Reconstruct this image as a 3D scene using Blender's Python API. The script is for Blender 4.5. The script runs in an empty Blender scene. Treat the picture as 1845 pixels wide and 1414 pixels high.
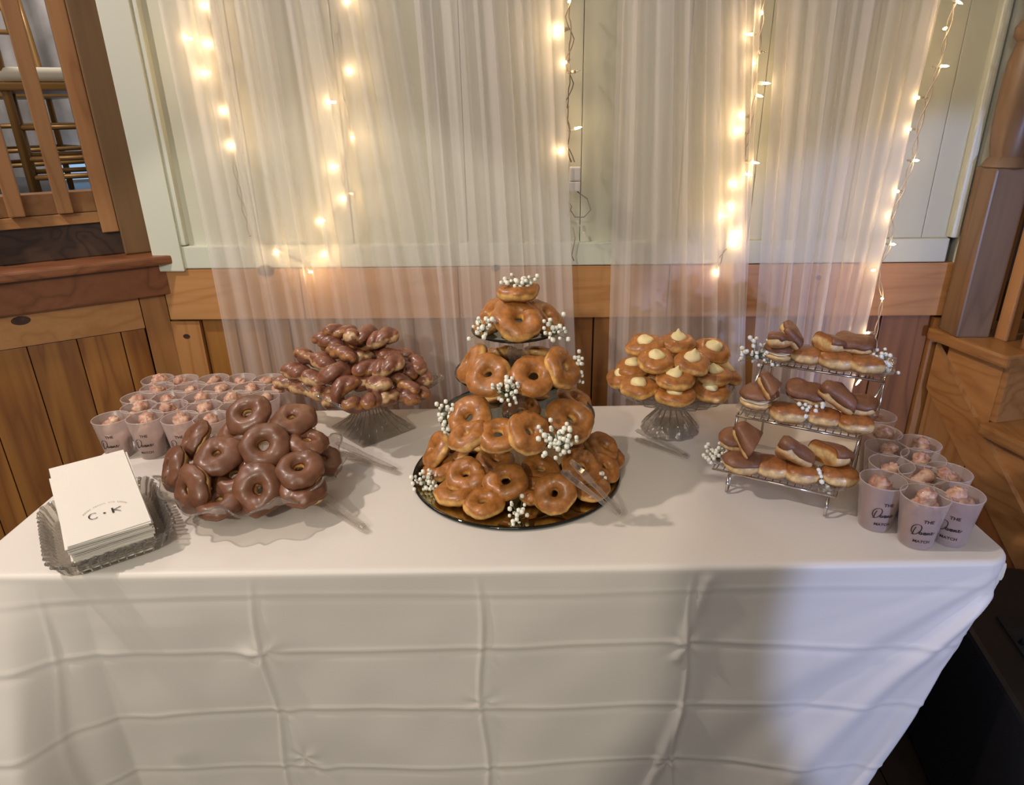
import bpy, bmesh, math, random
from mathutils import Vector, Matrix, Quaternion
from mathutils import noise as mn
random.seed(7)
R = math.radians
PI = math.pi
scene = bpy.context.scene
COL = scene.collection

# ------------------------------------------------------------------ camera
FPX = 1215.0; CX, CY = 922.5, 707.0
PITCH, ROLL, YAW = R(22.7208), R(1.1269), R(-2.8483)
CAM = Vector((0, 0, 1.49))
_f = Vector((math.sin(YAW)*math.cos(PITCH), math.cos(YAW)*math.cos(PITCH), -math.sin(PITCH)))
_r = Vector((math.cos(YAW), -math.sin(YAW), 0))
_d = _f.cross(_r)
RT = math.cos(ROLL)*_r + math.sin(ROLL)*_d
DN = -math.sin(ROLL)*_r + math.cos(ROLL)*_d
FW = _f
cd = bpy.data.cameras.new('camera'); cam = bpy.data.objects.new('camera', cd); COL.objects.link(cam)
cd.sensor_fit = 'HORIZONTAL'; cd.sensor_width = 36.0; cd.lens = FPX/1845*36.0
cd.clip_start = 0.05; cd.clip_end = 60
m = Matrix((RT, -DN, -FW)).transposed().to_4x4(); m.translation = CAM
cam.matrix_world = m
scene.camera = cam
TZ = 0.74            # table top height

def ray(x, y): return RT*((x-CX)/FPX) + DN*((y-CY)/FPX) + FW
def at(x, y, z):      # a measured point of the photograph -> room position at height z
    d = ray(x, y); return CAM + d*((z-CAM.z)/d.z)
def aty(x, y, Y):
    d = ray(x, y); return CAM + d*((Y-CAM.y)/d.y)

# ------------------------------------------------------------------ world, exposure, lights
w = bpy.data.worlds.new('room_ambience'); scene.world = w; w.use_nodes = True
bg = w.node_tree.nodes['Background']; bg.inputs[0].default_value = (1.0, 0.95, 0.92, 1); bg.inputs[1].default_value = 0.25
vs = scene.view_settings
vs.view_transform = 'Standard'; vs.look = 'None'; vs.gamma = 1; vs.use_curve_mapping = False; vs.exposure = -0.1

def lamp(name, kind, loc, energy, color, target=None, **kw):
    l = bpy.data.lights.new(name, kind); l.energy = energy; l.color = color
    for k, v in kw.items(): setattr(l, k, v)
    o = bpy.data.objects.new(name, l); COL.objects.link(o); o.location = loc
    if target is not None:
        o.rotation_euler = (Vector(target)-Vector(loc)).to_track_quat('-Z', 'Y').to_euler()
    return o
lamp('ceiling_spot_light', 'SPOT', (-1.9, 0.75, 3.1), 175, (1.0, 0.86, 0.78), target=(0.0, 1.3, 0.75), spot_size=R(100), spot_blend=0.6, shadow_soft_size=0.05)
lamp('room_fill_light', 'AREA', (-0.6, -1.6, 3.0), 24, (1.0, 0.94, 0.84), target=(0, 1.2, 0.7), shape='RECTANGLE', size=1.6, size_y=1.0)  # broad soft fill, added for what the spots leave dark
lamp('shadow_edge_spot', 'SPOT', (-1.0, -1.9, 2.5), 170, (1.0, 0.93, 0.76), target=(-0.66, 1.0, 0.86), spot_size=R(29), spot_blend=0.05, shadow_soft_size=0.05)  # cone edge shaped to imitate a person's shadow on the cloth front
lamp('stage_wash_light', 'SPOT', (1.5, -1.5, 0.95), 190, (0.44, 0.55, 1.0), target=(1.20, 1.0, 0.62), spot_size=R(33), spot_blend=0.09, shadow_soft_size=0.04)

lamp('platform_fill_light', 'AREA', (-2.1, 2.3, 3.2), 38, (1.0, 0.93, 0.9), target=(-1.9, 3.6, 1.4), shape='SQUARE', size=0.8)  # unseen fill added to brighten the pleated backdrop behind the chairs

# ------------------------------------------------------------------ materials
def lin(h):
    h = h.lstrip('#'); o = []
    for i in (0, 2, 4):
        c = int(h[i:i+2], 16)/255; o.append(c/12.92 if c <= .04045 else ((c+.055)/1.055)**2.4)
    return (*o, 1)
def newmat(name):
    m = bpy.data.materials.new(name); m.use_nodes = True
    nt = m.node_tree; nt.nodes.clear()
    out = nt.nodes.new('ShaderNodeOutputMaterial')
    return m, nt, out
def N(nt, t, **kw):
    n = nt.nodes.new(t)
    for k, v in kw.items():
        if k in n.inputs: n.inputs[k].default_value = v
        else: setattr(n, k, v)
    return n
def ramp(nt, stops, fac):
    r = nt.nodes.new('ShaderNodeValToRGB'); e = r.color_ramp.elements
    while len(e) < len(stops): e.new(0.5)
    for el, (p, c) in zip(e, stops): el.position = p; el.color = c
    nt.links.new(fac, r.inputs[0]); return r
def princ(name, col, rough=0.5, var=None, vscale=8, bump=0, bscale=60, bdist=0.002, coords='Object', **kw):
    m, nt, out = newmat(name)
    p = N(nt, 'ShaderNodeBsdfPrincipled'); p.inputs['Roughness'].default_value = rough
    for k, v in kw.items(): p.inputs[k.replace('_', ' ')].default_value = v
    tc = N(nt, 'ShaderNodeTexCoord')
    if var:
        n = N(nt, 'ShaderNodeTexNoise', Scale=vscale, Detail=4.0)
        nt.links.new(tc.outputs[coords], n.inputs['Vector'])
        r = ramp(nt, [(0.35, lin(col)), (0.65, lin(var))], n.outputs['Fac'])
        nt.links.new(r.outputs[0], p.inputs['Base Color'])
    else: p.inputs['Base Color'].default_value = lin(col)
    if bump:
        n = N(nt, 'ShaderNodeTexNoise', Scale=bscale, Detail=4.0)
        nt.links.new(tc.outputs[coords], n.inputs['Vector'])
        b = N(nt, 'ShaderNodeBump', Strength=bump, Distance=bdist)
        nt.links.new(n.outputs['Fac'], b.inputs['Height']); nt.links.new(b.outputs[0], p.inputs['Normal'])
    nt.links.new(p.outputs[0], out.inputs[0]); return m

def wood(name, base, dark, axis='x', ring=9.0, rough=0.42, contrast=0.5, knots=True, coat=0.25):
    """pine: long stretched grain along the given axis, knots, per-board shift"""
    m, nt, out = newmat(name); L = nt.links.new
    p = N(nt, 'ShaderNodeBsdfPrincipled'); p.inputs['Roughness'].default_value = rough
    p.inputs['Coat Weight'].default_value = coat; p.inputs['Coat Roughness'].default_value = 0.25
    tc = N(nt, 'ShaderNodeTexCoord'); oi = N(nt, 'ShaderNodeObjectInfo')
    sc = {'x': (0.9, 9, 9), 'y': (9, 0.9, 9), 'z': (9, 9, 0.9)}[axis]
    mul = N(nt, 'ShaderNodeVectorMath', operation='MULTIPLY'); mul.inputs[1].default_value = (37.0, 51.0, 23.0)
    cmb = N(nt, 'ShaderNodeCombineXYZ')
    for i in range(3): L(oi.outputs['Random'], cmb.inputs[i])
    L(cmb.outputs[0], mul.inputs[0])
    add = N(nt, 'ShaderNodeVectorMath', operation='ADD'); L(tc.outputs['Object'], add.inputs[0]); L(mul.outputs[0], add.inputs[1])
    mp = N(nt, 'ShaderNodeMapping'); mp.inputs['Scale'].default_value = sc; L(add.outputs[0], mp.inputs[0])
    n1 = N(nt, 'ShaderNodeTexNoise', Scale=0.9, Detail=2.0, Distortion=0.6); L(mp.outputs[0], n1.inputs['Vector'])
    mt = N(nt, 'ShaderNodeMath', operation='MULTIPLY'); mt.inputs[1].default_value = ring; L(n1.outputs['Fac'], mt.inputs[0])
    fr = N(nt, 'ShaderNodeMath', operation='PINGPONG'); fr.inputs[1].default_value = 0.5; L(mt.outputs[0], fr.inputs[0])
    m2 = N(nt, 'ShaderNodeMath', operation='MULTIPLY'); m2.inputs[1].default_value = 2.0; L(fr.outputs[0], m2.inputs[0])
    pw = N(nt, 'ShaderNodeMath', operation='POWER'); pw.inputs[1].default_value = 2.6; L(m2.outputs[0], pw.inputs[0])
    n2 = N(nt, 'ShaderNodeTexNoise', Scale=5.0, Detail=5.0); 
    mp2 = N(nt, 'ShaderNodeMapping'); mp2.inputs['Scale'].default_value = tuple(s*2.2 if s > 5 else s*0.8 for s in sc); L(add.outputs[0], mp2.inputs[0]); L(mp2.outputs[0], n2.inputs['Vector'])
    mx = N(nt, 'ShaderNodeMath', operation='MULTIPLY_ADD'); mx.inputs[1].default_value = 0.45; L(n2.outputs['Fac'], mx.inputs[0])
    m3 = N(nt, 'ShaderNodeMath', operation='MULTIPLY'); m3.inputs[1].default_value = contrast; L(pw.outputs[0], m3.inputs[0]); L(m3.outputs[0], mx.inputs[2])
    r = ramp(nt, [(0.12, lin(base)), (0.85, lin(dark))], mx.outputs[0])
    last = r.outputs[0]
    if knots:
        v = N(nt, 'ShaderNodeTexVoronoi', Scale=3.1); mp3 = N(nt, 'ShaderNodeMapping')
        mp3.inputs['Scale'].default_value = {'x': (0.6, 1, 1.3), 'y': (1, .6, 1.3), 'z': (1.2, 1, 0.6)}[axis]
        L(add.outputs[0], mp3.inputs[0]); L(mp3.outputs[0], v.inputs['Vector'])
        kr = ramp(nt, [(0.03, (1, 1, 1, 1)), (0.055, (0, 0, 0, 1))], v.outputs['Distance'])
        mc = N(nt, 'ShaderNodeMix', data_type='RGBA'); L(kr.outputs[0], mc.inputs[0]); L(last, mc.inputs[6]); mc.inputs[7].default_value = lin('3a1c0c')
        last = mc.outputs[2]
    # board to board tone
    hv = N(nt, 'ShaderNodeHueSaturation'); mr = N(nt, 'ShaderNodeMapRange'); L(oi.outputs['Random'], mr.inputs[0])
    mr.inputs[3].default_value = 0.82; mr.inputs[4].default_value = 1.12
    L(mr.outputs[0], hv.inputs['Value']); L(last, hv.inputs['Color'])
    L(hv.outputs[0], p.inputs['Base Color'])
    b = N(nt, 'ShaderNodeBump', Strength=0.12, Distance=0.002); L(mx.outputs[0], b.inputs['Height']); L(b.outputs[0], p.inputs['Normal'])
    L(p.outputs[0], out.inputs[0]); return m

def thin_glass(name, tint, gloss_tint='ffffff', rough=0.03, bump=0.0, bscale=40, refr=0.0, haze=0.0, ior=1.5, hazecol='e8e4e0'):
    m, nt, out = newmat(name); L = nt.links.new
    tr = N(nt, 'ShaderNodeBsdfTransparent'); tr.inputs[0].default_value = lin(tint)
    gl = N(nt, 'ShaderNodeBsdfAnisotropic') if False else N(nt, 'ShaderNodeBsdfGlossy'); gl.inputs['Roughness'].default_value = rough; gl.inputs[0].default_value = lin(gloss_tint)
    fr = N(nt, 'ShaderNodeFresnel', IOR=ior)
    if bump:
        tc = N(nt, 'ShaderNodeTexCoord'); n = N(nt, 'ShaderNodeTexNoise', Scale=bscale, Detail=2.0); L(tc.outputs['Object'], n.inputs['Vector'])
        b = N(nt, 'ShaderNodeBump', Strength=bump, Distance=0.004); L(n.outputs['Fac'], b.inputs['Height'])
        L(b.outputs[0], gl.inputs['Normal']); L(b.outputs[0], fr.inputs['Normal'])
    base = tr.outputs[0]
    if refr:
        g = N(nt, 'ShaderNodeBsdfGlass', IOR=1.45, Roughness=0.02); g.inputs[0].default_value = lin(tint)
        mg = N(nt, 'ShaderNodeMixShader'); mg.inputs[0].default_value = refr; L(base, mg.inputs[1]); L(g.outputs[0], mg.inputs[2]); base = mg.outputs[0]
        if bump: L(b.outputs[0], g.inputs['Normal'])
    if haze:
        df = N(nt, 'ShaderNodeBsdfDiffuse'); df.inputs[0].default_value = lin(hazecol)
        tl = N(nt, 'ShaderNodeBsdfTranslucent'); tl.inputs[0].default_value = lin(hazecol)
        ml = N(nt, 'ShaderNodeMixShader'); ml.inputs[0].default_value = 0.5; L(df.outputs[0], ml.inputs[1]); L(tl.outputs[0], ml.inputs[2])
        mh = N(nt, 'ShaderNodeMixShader'); mh.inputs[0].default_value = haze; L(base, mh.inputs[1]); L(ml.outputs[0], mh.inputs[2]); base = mh.outputs[0]
    ge = N(nt, 'ShaderNodeNewGeometry'); iv = N(nt, 'ShaderNodeMath', operation='SUBTRACT'); iv.inputs[0].default_value = 1.0; L(ge.outputs['Backfacing'], iv.inputs[1])
    mm = N(nt, 'ShaderNodeMath', operation='MULTIPLY'); L(fr.outputs[0], mm.inputs[0]); L(iv.outputs[0], mm.inputs[1])
    mf = N(nt, 'ShaderNodeMixShader'); L(mm.outputs[0], mf.inputs[0]); L(base, mf.inputs[1]); L(gl.outputs[0], mf.inputs[2])
    L(mf.outputs[0], out.inputs[0]); return m

def sheer(name, a0, a1, col):
    """voile: uneven thread density in vertical streaks (UV x runs across the cloth)"""
    m, nt, out = newmat(name); L = nt.links.new
    uv = N(nt, 'ShaderNodeUVMap'); mp = N(nt, 'ShaderNodeMapping'); mp.inputs['Scale'].default_value = (15, 0.2, 1); L(uv.outputs[0], mp.inputs[0])
    n = N(nt, 'ShaderNodeTexNoise', Scale=1.0, Detail=1.5); L(mp.outputs[0], n.inputs['Vector'])
    mr = N(nt, 'ShaderNodeMapRange'); mr.inputs[1].default_value = 0.3; mr.inputs[2].default_value = 0.72; mr.inputs[3].default_value = a0; mr.inputs[4].default_value = a1
    L(n.outputs['Fac'], mr.inputs[0])
    tr = N(nt, 'ShaderNodeBsdfTransparent')
    df = N(nt, 'ShaderNodeBsdfDiffuse'); df.inputs[0].default_value = lin(col)
    tl = N(nt, 'ShaderNodeBsdfTranslucent'); tl.inputs[0].default_value = lin(col)
    ml = N(nt, 'ShaderNodeMixShader'); ml.inputs[0].default_value = 0.5; L(df.outputs[0], ml.inputs[1]); L(tl.outputs[0], ml.inputs[2])
    mx = N(nt, 'ShaderNodeMixShader'); L(mr.outputs[0], mx.inputs[0]); L(tr.outputs[0], mx.inputs[1]); L(ml.outputs[0], mx.inputs[2])
    L(mx.outputs[0], out.inputs[0]); return m

def dough_mat(name, top, side, low, h=0.017, gloss=0.22, patch=0.9, spec=0.2):
    """fried dough: browned top and bottom, pale band round the side (object z), glazed"""
    m, nt, out = newmat(name); L = nt.links.new
    p = N(nt, 'ShaderNodeBsdfPrincipled'); p.inputs['Roughness'].default_value = 0.45
    p.inputs['Coat Weight'].default_value = spec; p.inputs['Coat Roughness'].default_value = gloss
    p.inputs['Subsurface Weight'].default_value = 0.08; p.inputs['Subsurface Radius'].default_value = (0.01, 0.005, 0.002)
    tc = N(nt, 'ShaderNodeTexCoord'); sx = N(nt, 'ShaderNodeSeparateXYZ'); L(tc.outputs['Object'], sx.inputs[0])
    oi = N(nt, 'ShaderNodeObjectInfo')
    n4 = N(nt, 'ShaderNodeTexNoise', Scale=40.0, Detail=5.0, noise_dimensions='4D'); L(tc.outputs['Object'], n4.inputs['Vector'])
    mw = N(nt, 'ShaderNodeMath', operation='MULTIPLY'); mw.inputs[1].default_value = 50; L(oi.outputs['Random'], mw.inputs[0]); L(mw.outputs[0], n4.inputs['W'])
    # z / h + noise
    dv = N(nt, 'ShaderNodeMath', operation='DIVIDE'); dv.inputs[1].default_value = h; L(sx.outputs[2], dv.inputs[0])
    ns = N(nt, 'ShaderNodeMath', operation='MULTIPLY_ADD'); ns.inputs[1].default_value = patch; ns.inputs[2].default_value = -patch/2; L(n4.outputs['Fac'], ns.inputs[0])
    ad = N(nt, 'ShaderNodeMath', operation='ADD'); L(dv.outputs[0], ad.inputs[0]); L(ns.outputs[0], ad.inputs[1])
    mr = N(nt, 'ShaderNodeMapRange'); mr.inputs[1].default_value = -1; mr.inputs[2].default_value = 1; L(ad.outputs[0], mr.inputs[0])
    r = ramp(nt, [(0.20, lin(low)), (0.38, lin(side)), (0.56, lin(side)), (0.72, lin(top))], mr.outputs[0])
    n5 = N(nt, 'ShaderNodeTexNoise', Scale=60.0, Detail=6.0, Roughness=0.62); L(tc.outputs['Object'], n5.inputs['Vector'])
    hv = N(nt, 'ShaderNodeHueSaturation'); vr = N(nt, 'ShaderNodeMapRange'); vr.inputs[1].default_value = 0.32; vr.inputs[2].default_value = 0.68; vr.inputs[3].default_value = 0.62; vr.inputs[4].default_value = 1.25; L(n5.outputs['Fac'], vr.inputs[0])
    L(vr.outputs[0], hv.inputs['Value']); L(r.outputs[0], hv.inputs['Color']); L(hv.outputs[0], p.inputs['Base Color'])
    b = N(nt, 'ShaderNodeBump', Strength=0.7, Distance=0.003); L(n4.outputs['Fac'], b.inputs['Height']); L(b.outputs[0], p.inputs['Normal'])
    L(p.outputs[0], out.inputs[0]); return m

def emis(name, col, s):
    m, nt, out = newmat(name); e = N(nt, 'ShaderNodeEmission', Strength=s); e.inputs[0].default_value = lin(col)
    nt.links.new(e.outputs[0], out.inputs[0]); return m

M = {}
M['pine_h'] = wood('pine_board_horizontal', 'bd8a56', 'a06a38', 'x', ring=7, contrast=0.35, knots=True)
M['pine_v'] = wood('pine_board_upright', 'a87848', '875528', 'z', ring=7, contrast=0.35)
M['ply_v'] = wood('varnished_fir_board', '9c6a30', '714017', 'z', ring=5, contrast=0.5, knots=False, coat=0.35)
M['ply_r'] = wood('reddish_fir_board', 'a46c3e', '7a4a25', 'z', ring=5, contrast=0.5, knots=False)
M['cap'] = wood('red_brown_cap_board', '83502f', '623618', 'x', ring=6, contrast=0.5, knots=False)
M['post'] = wood('post_timber', '7a5c3a', '5c4026', 'z', ring=5, contrast=0.3, knots=False, coat=0.1)
M['post_d'] = wood('newel_timber', '7a5f45', '5c442e', 'z', ring=6, contrast=0.4, knots=False, coat=0.1)
M['stair'] = wood('stair_pine', 'a87844', '855428', 'y', ring=7, contrast=0.4, knots=False)
M['stair_v'] = wood('baluster_pine', 'a5774a', '845428', 'z', ring=6, contrast=0.4, knots=False)
M['riser'] = wood('dark_riser_board', '4a3426', '33211a', 'x', ring=9, contrast=0.8, knots=False)
M['white'] = princ('white_painted_board', 'c3c3b0', 0.45, var='bab9a6', vscale=3, bump=0.08, bscale=18)
M['white_trim'] = princ('white_painted_trim', 'c8cabb', 0.42, bump=0.05, bscale=25)
M['white_groove'] = princ('shadowed_paint_behind_boards', '8c8878', 0.8)
M['dark_gap'] = princ('dark_backing', '38200f', 0.9)
M['floor'] = wood('dark_floor_board', '1c1410', '120c09', 'y', ring=6, contrast=0.5, knots=False)
M['cloth'] = princ('white_polyester_tablecloth', 'dcd4cb', 0.5, bump=0.06, bscale=700, bdist=0.0006, Sheen_Weight=0.15)
M['plastic_black'] = princ('black_vinyl', '0b0909', 0.5, bump=0.2, bscale=200)
M['black_grille'] = princ('black_grille_cloth', '050505', 0.8)
M['chrome'] = princ('chrome_wire', 'd8d0c8', 0.12, Metallic=1.0)
M['gold'] = princ('gold_painted_wood', '9a7340', 0.35, Metallic=0.3)
M['cushion'] = princ('ivory_cushion', 'd8cfb8', 0.8)
M['lining'] = princ('pale_grey_drape', '9a948f', 0.85, var='c3bdb8', vscale=5)
M['glass'] = thin_glass('clear_pressed_glass', 'f1eeea', bump=0.5, bscale=45, refr=0.10, rough=0.06, haze=0.07, ior=1.6)
M['glass_cut'] = thin_glass('cut_glass', 'e6e3de', bump=0.9, bscale=90, refr=0.10, rough=0.08, haze=0.10, ior=1.65)
M['glass_rib'] = thin_glass('glass_rib', 'c9c5bf', rough=0.05, haze=0.12, ior=2.2)
M['smoke'] = thin_glass('smoked_green_glass', '9a9a86', rough=0.05, haze=0.03, ior=1.6)
M['smoke_rim'] = thin_glass('dark_green_glass_edge', '474a38', rough=0.05, haze=0.05, ior=1.6, hazecol='5a5f4a')
M['clear'] = thin_glass('clear_plastic', 'f2f0ee', rough=0.08, haze=0.16, ior=1.6)
M['mirror'] = princ('aged_mirror', 'a89a74', 0.06, Metallic=1.0)
M['cup'] = thin_glass('frosted_cup_plastic', 'f2eeec', rough=0.3, haze=0.36, ior=1.4, hazecol='e9dcd8')
M['cup_rim'] = thin_glass('cup_lip', 'f2eeec', rough=0.2, haze=0.55, ior=1.5, hazecol='f0e6e2')
M['ink'] = princ('black_ink', '15120f', 0.6)
M['ink_grey'] = princ('grey_ink', 'a39a90', 0.6)
M['paper'] = princ('white_paper_napkin', 'dfd8ce', 0.85, bump=0.15, bscale=90, bdist=0.0012)
M['dough'] = dough_mat('glazed_ring_dough', 'a76a31', 'd9a862', '9a602c')
M['dough_pale'] = dough_mat('pale_sided_dough', 'a5672f', 'dcb477', 'a06a38', patch=0.9)
M['bun'] = dough_mat('bun_dough', '9c602f', 'e0bd84', 'b07a42', h=0.02, patch=0.7)
M['twist'] = dough_mat('cinnamon_glazed_twist', '7d4c38', 'a5703f', '6e4130', h=0.02, patch=2.6, spec=0.45)
M['twist_pale'] = dough_mat('pale_cinnamon_twist', '86533c', 'c9a476', '7a4a34', h=0.02, patch=2.4, spec=0.45)
M['choc'] = princ('milk_chocolate_icing', '784d35', 0.42, var='66402b', vscale=30, bump=0.14, bscale=60, Coat_Weight=0.12, Coat_Roughness=0.18)
M['choc_matt'] = princ('set_chocolate_icing', '8a5c40', 0.45, var='6d452c', vscale=25, bump=1.0, bscale=70)
M['cream'] = princ('vanilla_buttercream', 'efd9a2', 0.5, bump=0.15, bscale=60, Subsurface_Weight=0.1)
M['cream_w'] = princ('white_cream_filling', 'efe2c6', 0.6, bump=0.3, bscale=120)
M['bites'] = princ('sugared_donut_pieces', 'b07a68', 0.4, var='d9b69a', vscale=70, bump=0.8, bscale=160, Coat_Weight=0.3)
M['bites2'] = princ('pale_donut_pieces', 'c9a58c', 0.5, var='a87563', vscale=50, bump=0.8, bscale=160)
M['blossom'] = princ('white_blossom', 'f1efe2', 0.7, bump=0.6, bscale=400)
M['stem'] = princ('green_stem', '5b6b45', 0.7)
M['wire'] = princ('pale_light_cord', '9c9184', 0.5)
M['wire_brown'] = princ('brown_light_cord', '6f6258', 0.5)
M['socket'] = princ('bulb_socket', 'c9c2b2', 0.4)
M['plug'] = princ('white_plug_plastic', 'ddd6cc', 0.4)
M['bulb'] = emis('lit_bulb', 'ffd9a0', 60)
M['bulb_off'] = thin_glass('unlit_bulb', 'f0ece6', ior=1.5)
M['window_glow'] = emis('daylit_pane', '9cc4e8', 1.0)
M['sheer'] = sheer('white_voile', 0.34, 0.56, 'f6f1ef')
M['sheer_b'] = sheer('white_voile_dense', 0.42, 0.66, 'f6f1ef')

# ------------------------------------------------------------------ mesh helpers
class MB:
    def __init__(s): s.v = []; s.f = []; s.uv = None
    def add(s, vs, fs):
        o = len(s.v); s.v += [tuple(v) for v in vs]; s.f += [tuple(i+o for i in f) for f in fs]; return s
    def box(s, c, d, rot=None, bev=0.0):
        hx, hy, hz = d[0]/2, d[1]/2, d[2]/2; c = Vector(c)
        if bev <= 0:
            P = [Vector((x*hx, y*hy, z*hz)) for z in (-1, 1) for y in (-1, 1) for x in (-1, 1)]
            F = [(0, 2, 3, 1), (4, 5, 7, 6), (0, 1, 5, 4), (2, 6, 7, 3), (0, 4, 6, 2), (1, 3, 7, 5)]
        else:
            bm = bmesh.new(); bmesh.ops.create_cube(bm, size=1)
            for v in bm.verts: v.co = Vector((v.co.x*d[0], v.co.y*d[1], v.co.z*d[2]))
            bmesh.ops.bevel(bm, geom=bm.edges[:], offset=bev, segments=2, affect='EDGES', profile=0.7)
            bm.verts.index_update(); P = [v.co.copy() for v in bm.verts]; F = [tuple(v.index for v in f.verts) for f in bm.faces]; bm.free()
        if rot is not None: P = [rot @ p for p in P]
        return s.add([c+p for p in P], F)
    def tube(s, pts, r, n=8, cap=True, closed=False):
        pts = [Vector(p) for p in pts]; rs = r if isinstance(r, (list, tuple)) else [r]*len(pts)
        V = []; F = []; up = None; k = len(pts)
        for i, p in enumerate(pts):
            if closed: t = (pts[(i+1) % k]-pts[i-1]).normalized()
            else: t = (pts[min(i+1, k-1)]-pts[max(i-1, 0)]).normalized()
            if up is None:
                up = Vector((0, 0, 1)) if abs(t.z) < 0.9 else Vector((1, 0, 0))
            a = up - t*up.dot(t)
            if a.length < 1e-5: a = t.orthogonal()
            a.normalize(); up = a; b = t.cross(a)
            for j in range(n):
                q = 2*PI*j/n; V.append(p + (a*math.cos(q)+b*math.sin(q))*rs[i])
        m_ = k if closed else k-1
        for i in range(m_):
            for j in range(n):
                i2 = (i+1) % k
                F.append((i*n+j, i*n+(j+1) % n, i2*n+(j+1) % n, i2*n+j))
        if cap and not closed:
            F.append(tuple(reversed(range(n)))); F.append(tuple((k-1)*n+j for j in range(n)))
        return s.add(V, F)
    def lathe(s, prof, n=32, c=(0, 0, 0), closed=False):
        V = []; F = []; k = len(prof); c = Vector(c)
        for (r, z) in prof:
            for j in range(n):
                q = 2*PI*j/n; V.append(c+Vector((r*math.cos(q), r*math.sin(q), z)))
        for i in range(k if closed else k-1):
            i2 = (i+1) % k
            for j in range(n): F.append((i*n+j, i*n+(j+1) % n, i2*n+(j+1) % n, i2*n+j))
        return s.add(V, F)
    def xf(s, mat): s.v = [tuple(mat @ Vector(v)) for v in s.v]; return s
    def mesh(s, name, mat, smooth=False, angle=None):
        me = bpy.data.meshes.new(name); me.from_pydata(s.v, [], s.f)
        bm = bmesh.new(); bm.from_mesh(me); bmesh.ops.recalc_face_normals(bm, faces=bm.faces); bm.to_mesh(me); bm.free()
        if mat is not None: me.materials.append(mat)
        if smooth:
            for p in me.polygons: p.use_smooth = True
            if angle: me.set_sharp_from_angle(angle=R(angle))
        me.update(); return me
    def build(s, name, mat, parent=None, smooth=False, angle=None):
        return link(name, s.mesh(name, mat, smooth, angle), parent)
def link(name, me, parent=None, loc=None):
    o = bpy.data.objects.new(name, me); COL.objects.link(o)
    if parent is not None: o.parent = parent
    if loc is not None: o.location = loc
    return o
def tag(o, label=None, cat=None, group=None, kind=None):
    if label: o['label'] = label
    if cat: o['category'] = cat
    if group: o['group'] = group
    if kind: o['kind'] = kind
    return o
def thing(name, label, cat, loc=(0, 0, 0), group=None, q=None):
    o = bpy.data.objects.new(name, None); COL.objects.link(o); o.location = loc; o.empty_display_size = 0.02
    if q is not None: o.rotation_mode = 'QUATERNION'; o.rotation_quaternion = q
    return tag(o, label, cat, group)
def lerp(a, b, t): return a+(b-a)*t
def fr(v): return mn.noise(Vector(v))

# ================================================================== SETTING
WY = 1.85
floor = MB().box((0, 1.0, -0.02), (7, 7, 0.04)).build('floor', M['floor']); tag(floor, 'dark floor under the table', 'floor', kind='structure')
for i in range(30):
    MB().box((-2.1+i*0.142, 0.9, 0.004), (0.138, 3.6, 0.008)).build('floor_board', M['floor'], floor)

# back wall : backing sheet, upper white boards, rail, wainscot
wall = MB().box((0.0775, WY+0.05, 1.5), (2.325, 0.04, 3.0)).build('wall_back', M['white_groove'])
tag(wall, 'back wall of white boards above a pine wainscot', 'wall', kind='structure')
def zrail(x): return 1.097
xs = [-1.17, -0.995]   # left casing then boards
MB().box((-1.0425, WY+0.002, 2.05), (0.083, 0.045, 1.92), bev=0.004).build('casing', M['white_trim'], wall)
MB().box((0.03, WY+0.006, 1.127), (2.08, 0.036, 0.062), bev=0.004).build('rail', M['white_trim'], wall)
seams = [-1.0, -0.78, -0.52, -0.205, 0.10, 0.36, 0.55, 0.80, 1.005, 1.075]
for a, b in zip(seams[:-1], seams[1:]):
    MB().box(((a+b)/2, WY+0.018, 2.08), (b-a-0.0012, 0.022, 1.85), bev=0.002).build('board', M['white'], wall)
MB().box((-0.995, WY+0.004, 2.06), (0.018, 0.034, 1.80), bev=0.006).build('moulding', M['white_trim'], wall)
MB().box((1.078, WY+0.002, 2.06), (0.02, 0.04, 1.80), bev=0.006).build('moulding', M['white_trim'], wall)
MB().box((1.145, WY+0.006, 2.02), (0.10, 0.035, 1.90), bev=0.004).build('casing', M['white_trim'], wall)
# pine rail in lengths
ra = [-1.078, -0.68, -0.235, 0.345, 0.66, 1.145]
for a, b in zip(ra[:-1], ra[1:]):
    MB().box(((a+b)/2, WY+0.006, 1.021), (b-a-0.0025, 0.036, 0.146), bev=0.003).build('rail_board', M['pine_h'], wall)
# knots on the rail (dark discs, real wood knots)
def knot(p, r, par, ax='y'):
    mb = MB(); V = [p]; n = 12
    V = [Vector(p)+Vector((math.cos(2*PI*i/n)*r*1.15, 0, math.sin(2*PI*i/n)*r*0.8)) for i in range(n)]
    mb.add(V+[v+Vector((0, 0.004, 0)) for v in V], [tuple(range(n)), tuple(reversed(range(n, 2*n)))]+[(i, (i+1) % n, n+(i+1) % n, n+i) for i in range(n)])
    return mb.build('knot', M['knot'], par)
M['knot'] = princ('wood_knot', '4a2a1c', 0.5, var='2c150c', vscale=60)
for (px, py, r) in ((479, 488, 0.021), (893, 483, 0.011), (1475, 500, 0.007)):
    p = aty(px, py, WY-0.013); knot(p, r, wall)
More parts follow.
